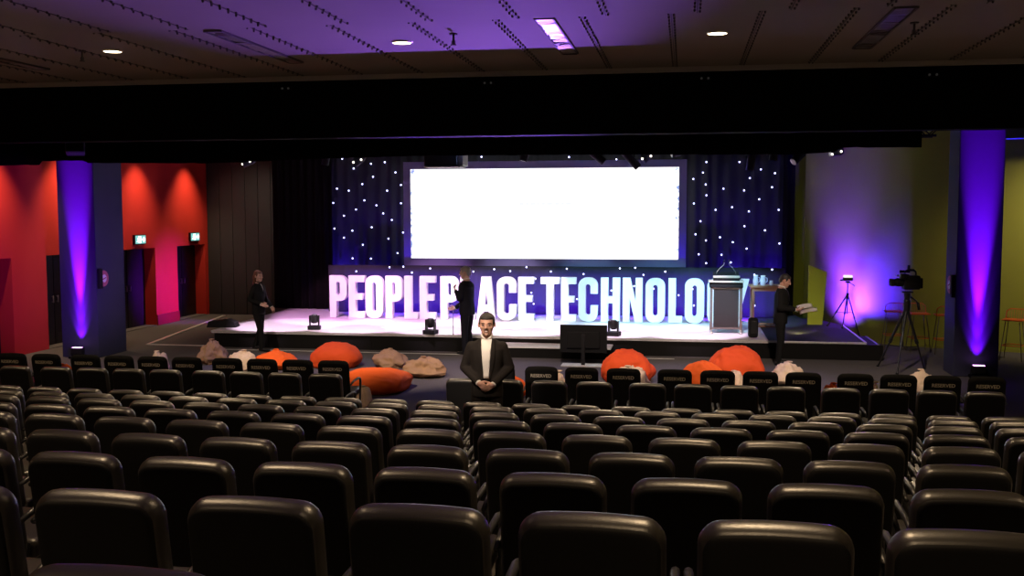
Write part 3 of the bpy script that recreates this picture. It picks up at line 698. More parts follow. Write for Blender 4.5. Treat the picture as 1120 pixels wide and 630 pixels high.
# moving head lights along the deck
def mover(u, v, label):
    p = on_z(u, v, DZ)
    t = empty('moving_head_light', (p.x, p.y, DZ+.006), random.uniform(-.3, .3), label, 'stage light', 'moving lights along the stage edge')
    bm = newbm(); box(bm, (0, 0, .045), (.28, .24, .09), .012); obj('base', bm, 'gearmat', t)
    for s in (-1, 1):
        bm = newbm(); box(bm, (s*.10, 0, .20), (.035, .09, .24), .01); obj('yoke_arm', bm, 'gear', t)
    bm = newbm(); loft(bm, [((0, 0, .14), .05, .055), ((0, 0, .17), .078, .08), ((0, 0, .29), .082, .085), ((0, 0, .335), .07, .072)], 20); h = obj('head', bm, 'gear', t, 'auto')
    bm = newbm(); ball(bm, (0, 0, .335), (.058, .058, .018), 16); obj('lens', bm, 'lens', h, True)
mover(344, 360.5, 'small moving stage light standing in front of the word PEOPLE, its P')
mover(471, 365.5, 'small moving stage light on the deck edge beside the man with the stick')
mover(671, 367.5, 'small moving stage light on the deck edge beside the black monitor')
# black loudspeaker / wedge at the deck edge
p = on_z(823, 371, DZ); t = empty('stage_speaker', (p.x+.02, 22.15, DZ+.006), .1, 'small black rounded speaker on the deck under the side table', 'speaker')
bm = newbm(); box(bm, (0, 0, .22), (.20, .20, .42), .07, 4); obj('cabinet', bm, 'gearmat', t, 'auto')
bm = newbm(); box(bm, (0, -.102, .24), (.13, .01, .26), .004); obj('grille', bm, 'gear', t)
p = on_z(238, 358.5, DZ); t = empty('wedge_monitor', (p.x+.05, p.y+.2, DZ+.006), .15, 'low black wedge monitor at the deck corner by the charcoal wall', 'speaker')
bm = newbm(); prism_xz(bm, [(-.34, 0), (.34, 0), (.30, .10), (.10, .17), (-.30, .13)], -.18, .18); obj('cabinet', bm, 'gearmat', t)
bm = newbm(); box(bm, (.21, 0, .145), (.20, .32, .012), .003, 2, Matrix.Rotation(R(19), 4, 'Y')); obj('grille', bm, 'gear', t)
# foldback display seen from behind
a, b = on_y(612.5, 358, 20.2), on_y(664, 358, 20.2); w = (b.x-a.x)/2
zt, zb = on_y(638, 355.5, 20.2).z, on_y(638, 386, 20.2).z
t = empty('foldback_display', ((a.x+b.x)/2, 20.2, 0), 0, 'black flat display seen from behind on a low stand before the stage', 'screen')
bm = newbm(); box(bm, (0, .02, (zt+zb)/2), (2*w, .035, zt-zb), .008); obj('panel', bm, 'gearmat', t)
bm = newbm(); box(bm, (0, -.015, (zt+zb)/2-.02), (2*w*.7, .04, (zt-zb)*.6), .015); obj('rear_housing', bm, 'gearmat', t)
bm = newbm(); box(bm, (0, .042, (zt+zb)/2), (2*w*.96, .006, (zt-zb)*.92)); obj('glass', bm, 'lens', t)
bm = newbm(); box(bm, (0, -.06, (zt)/2-.08), (.075, .04, zt-.20), .008); obj('pole', bm, 'gear', t)
bm = newbm(); box(bm, (0, -.02, .012), (2*w*.92, .36, .024), .006); obj('base', bm, 'nosing', t)

# professional camera on a tripod
def tripod_legs(t, top, feet, r, m, spread_z=None):
    for fpt in feet:
        d = Vector(fpt)-Vector(top)
        bm = newbm(); cyl(bm, top, Vector(top)+d*.55, r*1.5, r*1.35, 10); cyl(bm, Vector(top)+d*.5, fpt, r, r*.9, 10); lg = obj('leg', bm, m, t, 'auto')
        bm = newbm(); ball(bm, (fpt[0], fpt[1], fpt[2]+.02), (r*1.8, r*1.8, .022), 10); cyl(bm, Vector(top)+d*.52, Vector(top)+d*.58, r*1.9, r*1.9, 10); obj('clamp', bm, m, lg, 'auto')
        if spread_z is not None:
            k = (spread_z-top[2])/d.z; q = Vector(top)+d*k
            bm = newbm(); cyl(bm, (top[0], top[1], spread_z+.0), q, r*.5, r*.5, 6); obj('spreader', bm, m, t)
fa, fb, fc = on_z(960, 401, 0), on_z(1011, 404, 0), on_z(972, 409, 0)
cx, cy = (fa.x+fb.x)/2+.02, 20.55
t = empty('camera_tripod', (cx, cy, 0), 0, 'tall black tripod carrying the video camera by the pillar', 'tripod')
hub = on_y(984.5, 333, cy)
L = lambda p: (p.x-cx, p.y-cy, 0.)
fback = (.28, .55, 0)
tripod_legs(t, (0, 0, hub.z-.05), [L(fa), L(fb), (-.25, -.52, 0)], .018, 'gear', .45)
bm = newbm(); cyl(bm, (0, 0, hub.z-.12), (0, 0, hub.z+.04), .06, .07); ball(bm, (0, 0, hub.z+.06), .065); cyl(bm, (0, 0, hub.z+.06), (0, 0, hub.z+.22), .05, .06); box(bm, (0, 0, hub.z+.24), (.20, .12, .03), .008); obj('fluid_head', bm, 'gear', t, 'auto')
bm = newbm(); tube(bm, [(.06, -.02, hub.z+.15), (.16, -.06, hub.z+.08), (.20, -.10, hub.z-.02)], .016, 8); cyl(bm, (.18, -.085, hub.z+.05), (.205, -.105, hub.z-.09), .028, .026); obj('pan_handle', bm, 'gear', t, True)
cz = hub.z+.255
t = empty('video_camera', (cx, cy, cz), R(4), 'black professional video camera mounted on the tall tripod, lens towards the stage', 'camera'); t.scale = (.74, 1, 1.12)
bm = newbm(); box(bm, (.09, 0, .15), (.40, .20, .24), .03, 3); box(bm, (.30, 0, .14), (.12, .16, .18), .02); obj('body', bm, 'gear', t, 'auto')
bm = newbm(); cyl(bm, (-.11, 0, .15), (-.28, 0, .15), .068, .072, 20); cyl(bm, (-.28, 0, .15), (-.36, 0, .15), .062, .062, 20); obj('lens_barrel', bm, 'gear', t, 'auto')
bm = newbm(); box(bm, (-.385, 0, .15), (.10, .15, .12), .012); obj('lens_hood', bm, 'gearmat', t)
bm = newbm(); tube(bm, [(-.08, 0, .27), (-.06, 0, .34), (.02, 0, .36), (.14, 0, .36), (.20, 0, .33), (.21, 0, .27)], .02, 8); obj('top_handle', bm, 'gear', t, True)
bm = newbm(); box(bm, (-.16, -.14, .26), (.16, .10, .09), .015); cyl(bm, (-.08, -.14, .26), (-.02, -.14, .26), .035); obj('viewfinder', bm, 'gear', t, 'auto')
bm = newbm(); cyl(bm, (-.14, .08, .33), (.08, .08, .33), .022); ball(bm, (-.15, .08, .33), .028); obj('microphone', bm, 'gearmat', t, 'auto')
bm = newbm(); box(bm, (.02, 0, .41), (.06, .05, .07), .01); obj('wireless_receiver', bm, 'gear', t)
bm = newbm(); cyl(bm, (-.30, -.06, .27), (-.24, -.06, .27), .016); obj('silver_knob', bm, 'steel', t, 'auto')
# second small tripod on the dark end
p = on_z(935, 354.3, DZ-.0)
ty = 24.6; px_ = on_y(926.5, 340, ty).x
t = empty('small_tripod', (px_, ty, 0), 0, 'slim tripod standing in front of the violet lit wall', 'tripod')
hubz = on_y(926, 322, ty).z; topz = on_y(926, 306, ty).z
a1, a2 = on_y(907, 362, ty), on_y(944, 366, ty)
tripod_legs(t, (0, 0, hubz), [(-.42, .10, .372), (.30, .05, .152), (-.15, -.35, .372)], .011, 'gear', hubz-.42)
bm = newbm(); cyl(bm, (0, 0, hubz-.45), (0, 0, topz-.05), .012); ball(bm, (0, 0, hubz), .035, 10); box(bm, (0, 0, topz-.05), (.10, .08, .04), .01); obj('centre_column', bm, 'gear', t, 'auto')
bm = newbm(); tube(bm, [(.02, 0, topz-.06), (.10, -.03, topz-.10), (.15, -.05, topz-.14)], .009, 7); obj('pan_handle', bm, 'gear', t, True)
t = empty('compact_camera', (px_, ty, topz-.03), 0, 'small device with a pale glowing top on the slim tripod', 'camera')
bm = newbm(); box(bm, (0, 0, .045), (.22, .12, .07), .012); box(bm, (-.11, 0, .02), (.12, .08, .03), .008); obj('body', bm, 'gear', t)
bm = newbm(); box(bm, (.0, -.02, .11), (.20, .09, .055), .012); obj('glowing_top', bm, 'whiteglow', t)  # white top given an even glow of its own
# bar stools along the olive wall
def stool(x, y, rz, h, label):
    t = empty('bar_stool', (x, y, 0), rz, label, 'stool', 'orange bar stools by the olive wall')
    bm = newbm(); box(bm, (0, 0, h), (.40, .38, .025), .012, 2); 
    for v in bm.verts: v.co.z += .03*(v.co.x/.2)**2
    obj('seat', bm, 'stool', t, 'auto')
    bm = newbm(); tube(bm, [(-.19, .18, h+.02), (-.19, .22, h+.18), (-.12, .235, h+.23), (.12, .235, h+.23), (.19, .22, h+.18), (.19, .18, h+.02)], .010, 7)
    for i in range(-3, 4): cyl(bm, (i*.045, .19, h+.02), (i*.045, .232, h+.225), .003, .003, 5)
    obj('backrest', bm, 'stool', t, True)
    for sx in (-1, 1):
        for sy in (-1, 1):
            bm = newbm(); tube(bm, [(sx*.13, sy*.12, h-.01), (sx*.18, sy*.17, h*.4), (sx*.21, sy*.20, 0)], .009, 7); obj('leg', bm, 'lectpost', t, True)
    z = h*.38
    bm = newbm(); q = .182; tube(bm, [(-q, -q+.01, z), (q, -q+.01, z), (q, q-.01, z), (-q, q-.01, z), (-q, -q+.02, z)], .009, 7); obj('foot_rest', bm, 'stool', t, True)
for (u, y, h, rz, lab) in ((976, 23.8, .80, 3.1, 'orange bar stool half hidden behind the video camera tripod'), (1004, 23.35, .80, .05, 'orange bar stool between camera tripod and pillar, middle of three'), (1032, 23.1, .80, 3.1, 'orange bar stool partly hidden behind the pillar by the olive wall'), (1108, 22.3, .80, -.5, 'orange bar stool alone on the far side of the pillar')):
    stool(on_y(u, 380, y).x, y, rz, h, lab)

# ------------------------------------------------------------------ overhead equipment
p0, p1 = on_y(464, 182, 19.3), on_y(506, 163, 19.3)
t = empty('projector', ((p0.x+p1.x)/2, 19.3, p0.z), 0, 'large dark projector hanging above the left end of the screen', 'projector')
w, h = (p1.x-p0.x)/2, p1.z-p0.z
bm = newbm(); box(bm, (-.05, .25, h/2), (2*w*.86, .55, h), .03, 3); obj('body', bm, 'gear', t, 'auto')
bm = newbm(); box(bm, (w*.86, .25, h/2), (w*.28, .5, h*.96), .02); obj('end_panel', bm, 'trof', t)
bm = newbm(); box(bm, (-.02, .2, -.012), (2*w*.95, .5, .02), .004); obj('cradle', bm, 'nosing', t)
for s in (-1, 1):
    bm = newbm(); cyl(bm, (s*w*.5, .3, h), (s*w*.5, .3, h+.35), .02); obj('hanger', bm, 'gearmat', t)
bm = newbm(); cyl(bm, (0, .5, h*.5), (0, .60, h*.5), .09, .10, 20); obj('lens', bm, 'lens', t, 'auto')
for (u, v) in ((475, 154.5), (488.5, 154.5)):
    q = on_y(u, v, 19.3); bm = newbm(); ball(bm, (q.x-t.location.x, 0, q.z-t.location.z), .014, 8); cyl(bm, (q.x-t.location.x, .0, q.z-t.location.z), (q.x-t.location.x, .25, h), .01); obj('indicator', bm, 'tinyglow', t, True)
def fixture(u, v, L, tilt, yaw, label, glint=0, y=19.9):
    p = on_y(u, v, y); t = empty('stage_spotlight', (p.x, y, p.z), 0, label, 'stage light', 'spotlights hanging above the stage')
    rm = Matrix.Rotation(yaw, 4, 'Z') @ Matrix.Rotation(tilt, 4, 'Y')
    bm = newbm(); cyl(bm, (0, 0, -L*.5), (0, 0, L*.3), .075, .075, 16); cyl(bm, (0, 0, L*.3), (0, 0, L*.5), .075, .05, 16); bm.transform(rm); c_ = obj('can', bm, 'pillar', t, 'auto')
    bm = newbm(); cyl(bm, (0, 0, -L*.5-.004), (0, 0, -L*.5), .066, .066, 16); bm.transform(rm); obj('lens', bm, 'lens', c_)
    bm = newbm(); tube(bm, [(-.10, .0, 0), (-.10, .02, .14), (.10, .02, .14), (.10, 0, 0)], .012, 6); cyl(bm, (0, .02, .14), (0, .05, .32), .018); obj('yoke', bm, 'gearmat', t, True)
    for i in range(glint):
        bm = newbm(); ball(bm, (-.09+.16*i, -.10, -.05+.05*(i % 2)), .022, 8); obj('glint_bead', bm, 'tinyglow', c_, True)  # small glowing beads put in for the glints on the can
fixture(272, 177, .26, 1.2, .4, 'stage spotlight with small glints above the charcoal wall', 2)
fixture(356.5, 174, .24, .2, .2, 'small bluish stage spotlight above the black side curtain by the charcoal wall')
fixture(393, 175, .26, .9, .2, 'stage spotlight with bright glints above the star cloth by the word PEOPLE', 2)
fixture(574, 170, .22, .3, .1, 'small dim stage spotlight above the middle of the screen')
fixture(653, 171, .34, -.9, .2, 'short slanted violet stage spotlight above the screen')
fixture(688, 172, .52, -.75, .2, 'long slanted violet stage spotlight above the screen')
fixture(708, 171, .24, .8, .4, 'stage spotlight with twin bright glints at the lectern end of the screen', 2)
fixture(740, 167, .2, 1.4, .3, 'small violet stage spotlight just beyond the screen corner')
fixture(822, 173, .46, .15, .2, 'upright bluish stage spotlight above the star cloth behind the lectern')
fixture(846, 169, .22, .1, .2, 'short bluish stage spotlight beside the narrow black curtain')
fixture(874, 171, .34, .9, .6, 'dark clustered stage spotlight in front of the olive strip', 0)
fixture(915, 166, .24, 1.45, .2, 'stage spotlight with bright glints just under the border before the olive wall', 2)
# hanging loudspeaker above the pillar by the red wall
p = on_y(82, 150, 18.3); t = empty('hanging_loudspeaker', (p.x, 18.3, p.z), .5, 'dark loudspeaker hanging above the pillar by the red wall', 'speaker')
bm = newbm(); box(bm, (0, 0, -.05), (.34, .32, .56), .03, 2, Matrix.Rotation(R(-12), 4, 'X')); obj('cabinet', bm, 'pillar', t)
bm = newbm(); box(bm, (0, -.17, -.03), (.30, .012, .50), .004, 2, Matrix.Rotation(R(-12), 4, 'X')); obj('grille', bm, 'gearmat', t)
bm = newbm(); cyl(bm, (0, 0, .2), (0, 0, .75), .02); obj('bracket', bm, 'gearmat', t)
# soffit beam at the far right, blue light put into its colour
p = on_y(1097, 145, 21.5); bm = newbm(); bx(bm, p.x-.25, 11.8, 21.5, 21.9, on_y(1110, 151, 21.5).z, 4.9); o = struct('trim_5', bm, mat('soffit_blue_lit', (.30, .42, .62), .6))

# ================================================================== BEAN BAGS
def beanbag(u0, u1, vt, y, dep, m, label, seed, cat='bean bag', tip=0., flat=.55, fold=.10, vb=None, rz=0., grp=None, lean=0., sqr=1.):
    p0, p1 = on_y(u0, vt, y), on_y(u1, vt, y)
    w = (p1.x-p0.x)/2; zt = on_y((u0+u1)/2, vt, y).z; cx = (p0.x+p1.x)/2
    bm = newbm(); bmesh.ops.create_icosphere(bm, subdivisions=5, radius=1)
    S = Vector((seed*7.3, seed*3.1, seed*1.7))
    for v in bm.verts:
        d = v.co.normalized()
        n1 = noise.noise(d*1.6+S); n2 = noise.noise(d*4.5+S); n3 = 1-abs(noise.noise(Vector((d.x*5, d.y*5, d.z*2))+S))*2
        rr = 1+fold*1.3*n1+fold*.45*n2+fold*.45*n3*n3*max(0, d.z+.3)
        a = math.atan2(d.y, d.x)
        rr += fold*.22*math.sin(a*9+seed+3*n1)*max(0, d.z-.35)          # gathers towards the closure
        q = d*rr
        z = q.z
        if z < 0: z = z*flat*.9
        q.z = max(z, -.42)
        sq = 1-(.20)*max(0, q.z)                                            # narrows upwards
        if sqr != 1: q = Vector((math.copysign(abs(q.x)**sqr, q.x), math.copysign(abs(q.y)**sqr, q.y), math.copysign(abs(q.z)**(sqr+.1), q.z)))
        v.co = Vector((q.x*sq+lean*max(0, q.z), q.y*sq, q.z+tip*max(0, q.z)*max(0, 1-abs(d.x)*1.6)))
    zmin = min(v.co.z for v in bm.verts); zmax = max(v.co.z for v in bm.verts)
    xm = max(abs(v.co.x) for v in bm.verts)
    xa, xb = min(v.co.x for v in bm.verts), max(v.co.x for v in bm.verts)
    for v in bm.verts:
        v.co = Vector(((v.co.x-(xa+xb)/2)/((xb-xa)/2)*w, v.co.y*dep, (v.co.z-zmin)/(zmax-zmin)*zt))
    t = empty('bean_bag', (cx, y, 0), rz, label, cat, grp or ('orange bean bags before the stage' if 'orange' in label else 'pale bean bags before the stage'))
    b = obj('body', bm, m, t, True)
    tops = sorted(b.data.vertices, key=lambda v: -v.co.z)[0]
    bm = newbm(); c = tops.co
    ball(bm, (c.x, c.y, c.z-.012), (.055, .05, .014), 14); obj('closure_patch', bm, m, t, True)
    return t
beanbag(275, 326, 381, 19.0, .42, 'orange', 'flat orange bean bag behind reserved chairs at the feet of the walking person', 1, fold=.14)
beanbag(341.5, 394.5, 373.5, 19.4, .45, 'redorange', 'tall plump red-orange bean bag standing below the word PEOPLE', 2, fold=.08, flat=.8, sqr=.72)
t = beanbag(368, 446, 403, 16.95, .62, 'orange', 'wide slumped bright orange bean bag lying at the aisle', 3, fold=.08, flat=.8, lean=.08, sqr=.62)
beanbag(657, 718, 382, 18.6, .45, 'redorange', 'round red-orange bean bag with creased top beside the black display', 4, fold=.11, flat=.8, sqr=.82)
beanbag(738, 797, 394, 17.7, .42, 'orange', 'low bright orange bean bag in front of the lectern, nearer of two', 5, fold=.08)
beanbag(774, 836.5, 378, 19.2, .45, 'redorange', 'large peaked orange bean bag directly below the lectern', 6, fold=.11, tip=.12, sqr=.8)
beanbag(540, 578, 409, 16.6, .35, 'orange', 'orange bean bag glimpsed beside the standing man, behind the chairs', 7)
beanbag(56, 81, 397, 16.2, .30, 'orange', 'small patch of orange bean bag behind chairs near the red wall pillar', 8)
beanbag(893, 925, 418, 15.6, .30, 'orange', 'orange bean bag glimpsed between reserved chairs before the dark stage end', 9)
beanbag(163, 183, 383.5, 18.2, .28, 'cream', 'small cream bean bag peeking over chairs before the stage corner', 10, fold=.2)
beanbag(216, 250, 371, 19.5, .36, 'tan', 'tall beige bean bag with a drooping fold by the wedge monitor', 11, fold=.26, flat=.9)
beanbag(246, 284, 382, 18.2, .30, 'cream', 'flat cream bean bag beside the beige one at the walking feet', 12, fold=.2)
beanbag(408, 448, 381, 19.5, .32, 'tan', 'upright tan bean bag slumping over beside the aisle', 13, fold=.2, flat=.9, lean=-.2)
beanbag(442, 489, 389.5, 18.5, .36, 'tan', 'flat empty-looking tan bean bag nearest the man with the stick', 14, fold=.22)
beanbag(389, 406, 421, 15.2, .25, 'cream', 'cream bean bag glimpsed under the aisle armrest', 15, fold=.15)
beanbag(664, 713, 399, 17.3, .30, 'cream', 'cream bean bag leaning in front of the red-orange one by the display', 16, fold=.2)
beanbag(795, 816, 405, 18.0, .25, 'cream', 'small cream bean bag below the large peaked orange one', 17, fold=.15)
beanbag(836, 884, 395.5, 18.6, .36, 'cream', 'crumpled cream bean bag at the feet of the man reading papers', 18, fold=.26)
beanbag(988, 1029, 404.5, 17.6, .36, 'cream', 'cream bean bag beside the pillar with the violet uplight, behind chairs', 19, fold=.2)
beanbag(606, 619, 405, 16.6, .25, 'cream', 'small cream bean bag glimpsed between reserved chairs under the display', 20, fold=.15)
beanbag(950, 965, 417, 15.4, .25, 'cream', 'small cream bean bag glimpsed between reserved chairs near the camera tripod', 21, fold=.15)
# ================================================================== PEOPLE
def cap(bm, p0, r0, p1, r1, seg=16):
    p0, p1 = Vector(p0), Vector(p1); d = p1-p0
    q = d.to_track_quat('Z', 'Y').to_matrix().to_4x4(); L = d.length
    rings = [(-.98*r0, .2*r0), (-.7*r0, .71*r0), (-.38*r0, .92*r0), (0, r0), (L*.33, r0+(r1-r0)*.33), (L*.66, r0+(r1-r0)*.66), (L, r1), (L+.38*r1, .92*r1), (L+.7*r1, .71*r1), (L+.98*r1, .2*r1)]
    vs = []
    for z, r in rings:
        vs.append([bm.verts.new(p0+q.to_3x3() @ Vector((r*math.cos(2*PI*k/seg), r*math.sin(2*PI*k/seg), z))) for k in range(seg)])
    for a, b in zip(vs, vs[1:]):
        for k in range(seg): bm.faces.new((a[k], a[(k+1) % seg], b[(k+1) % seg], b[k]))
    bm.faces.new(vs[0]); bm.faces.new(vs[-1])
def hand(bm, w, d, n, s, curl=.5, thumb_in=.3):
    """w wrist, d finger direction, n direction the palm faces, s towards the thumb"""
    w, d = Vector(w), Vector(d).normalized(); s = (Vector(s)-d*Vector(s).dot(d)).normalized(); n = d.cross(s)*(1 if d.cross(s).dot(Vector(n)) > 0 else -1)
    offs = [.030, .010, -.010, -.029]; ln = [.070, .078, .073, .056]
    cap(bm, w-d*.02, .026, w+d*.02, .027, 12)
    for o, L in zip(offs, ln):
        k = w+d*(.085-.25*abs(o-.005))+s*o
        cap(bm, w+s*o*.6+d*.01, .017, k, .0125, 10)
        p = k; dd = d.copy()
        for j, f in enumerate((.44, .32, .24)):
            a = curl*(.75+.25*j)
            dd = (dd*math.cos(a)+n*math.sin(a)).normalized()
            q = p+dd*L*f*1.12; cap(bm, p, .0098-.0007*j, q, .0092-.0007*j, 8); p = q
    b = w+d*.022+s*.026; t1 = (d*.62+s*.70+n*thumb_in).normalized(); m1 = b+t1*.042
    cap(bm, b, .015, m1, .0115, 10); t2 = (d*.85+s*.18+n*(thumb_in+.25)).normalized(); m2 = m1+t2*.032; cap(bm, m1, .0112, m2, .010, 10); cap(bm, m2, .010, m2+(t2+n*.2).normalized()*.022, .0088, 10)
def person(loc, rz, sc, label, P, K):
    """P pose, K look. Local frame: faces -Y, right hand at -X, 1.75 m tall."""
    T = empty('person', loc, rz, label, 'person'); T.scale = (sc, sc, sc)
    lean = P.get('lean', 0.)
    def bend(bm):
        for v in bm.verts:
            if v.co.z > .95: v.co.y -= lean*(v.co.z-.95)
        return bm
    HM = Matrix.Translation((0, .012, 1.515)) @ Matrix.Rotation(P.get('hyaw', 0), 4, 'Z') @ Matrix.Rotation(P.get('hpitch', 0), 4, 'X') @ Matrix.Scale(K.get('hs', 1.03), 4) @ Matrix.Diagonal((K.get('hw', 1.0), 1, 1, 1)) @ Matrix.Translation((0, -.012, -1.515))
    hd = lambda x, y, z: tuple(HM @ Vector((x, y, z)))
    rot = HM.to_3x3().to_4x4()
    f = K.get('girth', 1.)
    # --- body: one continuous skin surface
    bm = newbm()
    hb = newbm()
    ball(hb, (0, .018, 1.665), (.076, .092, .086), 24)              # cranium
    ball(hb, (0, -.020, 1.615), (.067, .070, .084), 24)             # face
    ball(hb, (0, -.038, 1.562), (.051, .050, .044), 18)             # jaw
    ball(hb, (0, -.078, 1.538), (.020, .014, .016), 12)             # chin
    cap(hb, (0, -.088, 1.650), .009, (0, -.106, 1.612), .0135, 10)  # nose
    ball(hb, (-.011, -.098, 1.606), .009, 8); ball(hb, (.011, -.098, 1.606), .009, 8)
    cap(hb, (-.040, -.076, 1.660), .010, (.040, -.076, 1.660), .010, 10)  # brow
    cap(hb, (-.018, -.084, 1.573), .0085, (.018, -.084, 1.573), .0085, 10)  # lips
    for s in (-1, 1):
        ball(hb, (s*.044, -.058, 1.612), (.020, .022, .018), 12)    # cheek
        ball(hb, (s*.078, .010, 1.630), (.011, .022, .034), 12, Matrix.Rotation(s*.3, 4, 'Z'))   # ear
    hb.transform(HM); tmp = bpy.data.meshes.new('t'); hb.to_mesh(tmp); hb.free(); bm.from_mesh(tmp); bpy.data.meshes.remove(tmp)
    cap(bm, (0, .028, 1.44), .058*f, hd(0, .018, 1.58), .054*f)
    loft(bm, [((0, 0, .86), .13*f, .095*f), ((0, 0, .96), .155*f, .10*f), ((0, 0, 1.08), .135*f, .09*f), ((0, 0, 1.26), .155*f, .10*f), ((0, .005, 1.38), .150*f, .090*f), ((0, .012, 1.45), .10*f, .07*f)], 24, 2.3)
    for s, side in ((-1, 'r'), (1, 'l')):
        sh = (s*.158*f, .01, 1.365); el, wr = P['el'+side], P['wr'+side]
        cap(bm, sh, .045, el, .038); cap(bm, el, .037, wr, .025)
        hp = (s*.088*f, 0, .91); kn, an = P['kn'+side], P['an'+side]
        cap(bm, hp, .078, kn, .052); cap(bm, kn, .050, an, .036)
        cap(bm, (an[0], an[1]+.01, an[2]-.035), .034, (an[0]+P.get('toe'+side, (0, -.15))[0], an[1]+P.get('toe'+side, (0, -.15))[1], .035), .028)
        d, n, t, c_ = P['hand'+side]
        hand(bm, wr, d, n, t, c_)
    b2 = remesh(bend(bm), .0062, 2); obj('body', b2, K['skin'], T, True)
    # --- eyes, brows, mouth
    for s in (-1, 1):
        bm = newbm(); ball(bm, (0, 0, 0), (.0125, .008, .0075), 12); bm.transform(HM @ Matrix.Translation((s*.031, -.083, 1.638))); bend(bm); e = obj('eye', bm, 'eyewhite', T, True)
        bm = newbm(); ball(bm, (0, 0, 0), (.0058, .004, .0058), 10); bm.transform(HM @ Matrix.Translation((s*.031, -.089, 1.638))); bend(bm); obj('iris', bm, 'eye', e, True)
        bm = newbm(); tube(bm, [(s*.014, -.090, 1.657), (s*.032, -.089, 1.664), (s*.050, -.076, 1.657)], [.0035, .0048, .003], 7); bm.transform(HM); bend(bm); obj('eyebrow', bm, K['hair'], T, True)
    bm = newbm(); tube(bm, [(-.024, -.085, 1.576), (-.010, -.094, 1.572), (.010, -.094, 1.572), (.024, -.085, 1.576)], [.003, .005, .005, .003], 7); bm.transform(HM); bend(bm); mo = obj('mouth', bm, 'lip', T, True)
    if K.get('smile'):
        bm = newbm(); tube(bm, [(-.017, -.091, 1.5755), (0, -.0985, 1.5715), (.017, -.091, 1.5755)], [.0028, .0052, .0028], 7); bm.transform(HM); bend(bm); obj('teeth', bm, 'teeth', mo, True)
    # --- hair
    bm = newbm()
    hl = K.get('hairline', .035)
    ball(bm, (0, .032, 1.680), (.0795, .0935, .084), 24); ball(bm, (0, -.012, 1.708), (.064, .062, .038), 20); ball(bm, (0, .075, 1.63), (.066, .048, .07), 18)
    for s in (-1, 1): ball(bm, (s*.066, -.005, 1.668), (.0145, .032, .040), 12)
    if K.get('long'):
        ball(bm, (0, .085, 1.60), (.078, .055, .11), 20); ball(bm, (0, .095, 1.50), (.070, .045, .08), 18)
        for s in (-1, 1): ball(bm, (s*.07, .035, 1.60), (.022, .045, .09), 14)
    for v in bm.verts:
        n_ = noise.noise(Vector((v.co.x*60, v.co.y*60, v.co.z*25))); v.co += (v.co-Vector((0, .03, 1.66))).normalized()*.004*n_
    bm.transform(HM); b2 = remesh(bend(bm), .006, 1); obj('hair', b2, K['hair'], T, True)
    if K.get('beard'):
        bm = newbm(); ball(bm, (0, -.072, 1.538), (.024, .017, .016), 16)
        for s in (-1, 1): cap(bm, (s*.029, -.073, 1.580), .0045, (s*.021, -.076, 1.548), .006, 8)
        cap(bm, (-.022, -.091, 1.586), .0045, (.022, -.091, 1.586), .0045, 8)
        bm.transform(HM); obj('beard', remesh(bend(bm), .004, 1), 'beard', T, True)
    # --- clothes
    JR = [(.80, .180*f, .126*f, 0), (.95, .178*f, .126*f, 0), (1.10, .166*f, .118*f, 0), (1.25, .184*f, .128*f, 0), (1.36, .200*f, .122*f, .004), (1.425, .176*f, .098*f, .010), (1.470, .098*f, .074*f, .018), (1.482, .080*f, .066*f, .020)]
    bm = newbm()
    loft(bm, [((0, c_, z), rx, ry) for z, rx, ry, c_ in JR], 28, 2.35)
    for s, side in ((-1, 'r'), (1, 'l')):
        sh = (s*.168*f, .010, 1.382); el, wr = Vector(P['el'+side]), Vector(P['wr'+side])
        cap(bm, sh, .066*f, el, .055*f); cap(bm, el, .056*f, el+(wr-el)*.93, .042)
    obj('jacket', remesh(bend(bm), .011, 3), K['suit'], T, True)
    def front(x, z, off):
        for (z0, rx0, ry0, c0), (z1, rx1, ry1, c1) in zip(JR, JR[1:]):
            if z0 <= z <= z1:
                t = (z-z0)/(z1-z0); rx, ry, c_ = rx0+(rx1-rx0)*t, ry0+(ry1-ry0)*t, c0+(c1-c0)*t
                return (x, c_-ry*(max(0, 1-abs(x/rx)**2.35))**(1/2.35)-off, z)
        return (x, -.05, z)
    def patch(xf, z0, z1, off, th=.006, nz=14, nx=7):
        bm = newbm(); F, B = [], []
        for j in range(nz+1):
            z = z0+(z1-z0)*j/nz; xa, xb = xf((z-z0)/(z1-z0))
            F.append([bm.verts.new(front(xa+(xb-xa)*i/nx, z, off)) for i in range(nx+1)]); B.append([bm.verts.new(front(xa+(xb-xa)*i/nx, z, off-th)) for i in range(nx+1)])
        for j in range(nz):
            for i in range(nx): bm.faces.new((F[j][i], F[j][i+1], F[j+1][i+1], F[j+1][i])); bm.faces.new((B[j][i], B[j+1][i], B[j+1][i+1], B[j][i+1]))
            for i in (0, nx): bm.faces.new((F[j][i], F[j+1][i], B[j+1][i], B[j][i]))
        for j in (0, nz):
            for i in range(nx): bm.faces.new((F[j][i], F[j][i+1], B[j][i+1], B[j][i]))
        return bend(bm)
    zb = K.get('open', 1.14); w0, w1 = K.get('vw', (.012, .062))
    obj('shirt_front', patch(lambda t: (-(w0+(w1-w0)*t), w0+(w1-w0)*t), zb, 1.481, .006, .010), 'shirt', T, True)
    for s in (-1, 1):
        lp = lambda t: tuple(sorted((s*(w0+(w1-w0)*t-.002), s*(w0+(w1-w0)*t+.012+.040*math.sin(min(1, t*1.05)*PI*.80)))))
        obj('lapel', patch(lp, zb-.03, 1.485, .013, .008), K['suit'], T, True)
    if K.get('tie'):
        obj('tie', patch(lambda t: (-(.026-.012*t), .026-.012*t), zb-.02, 1.47, .012, .007), K['tie'], T, True)
    bm = newbm()
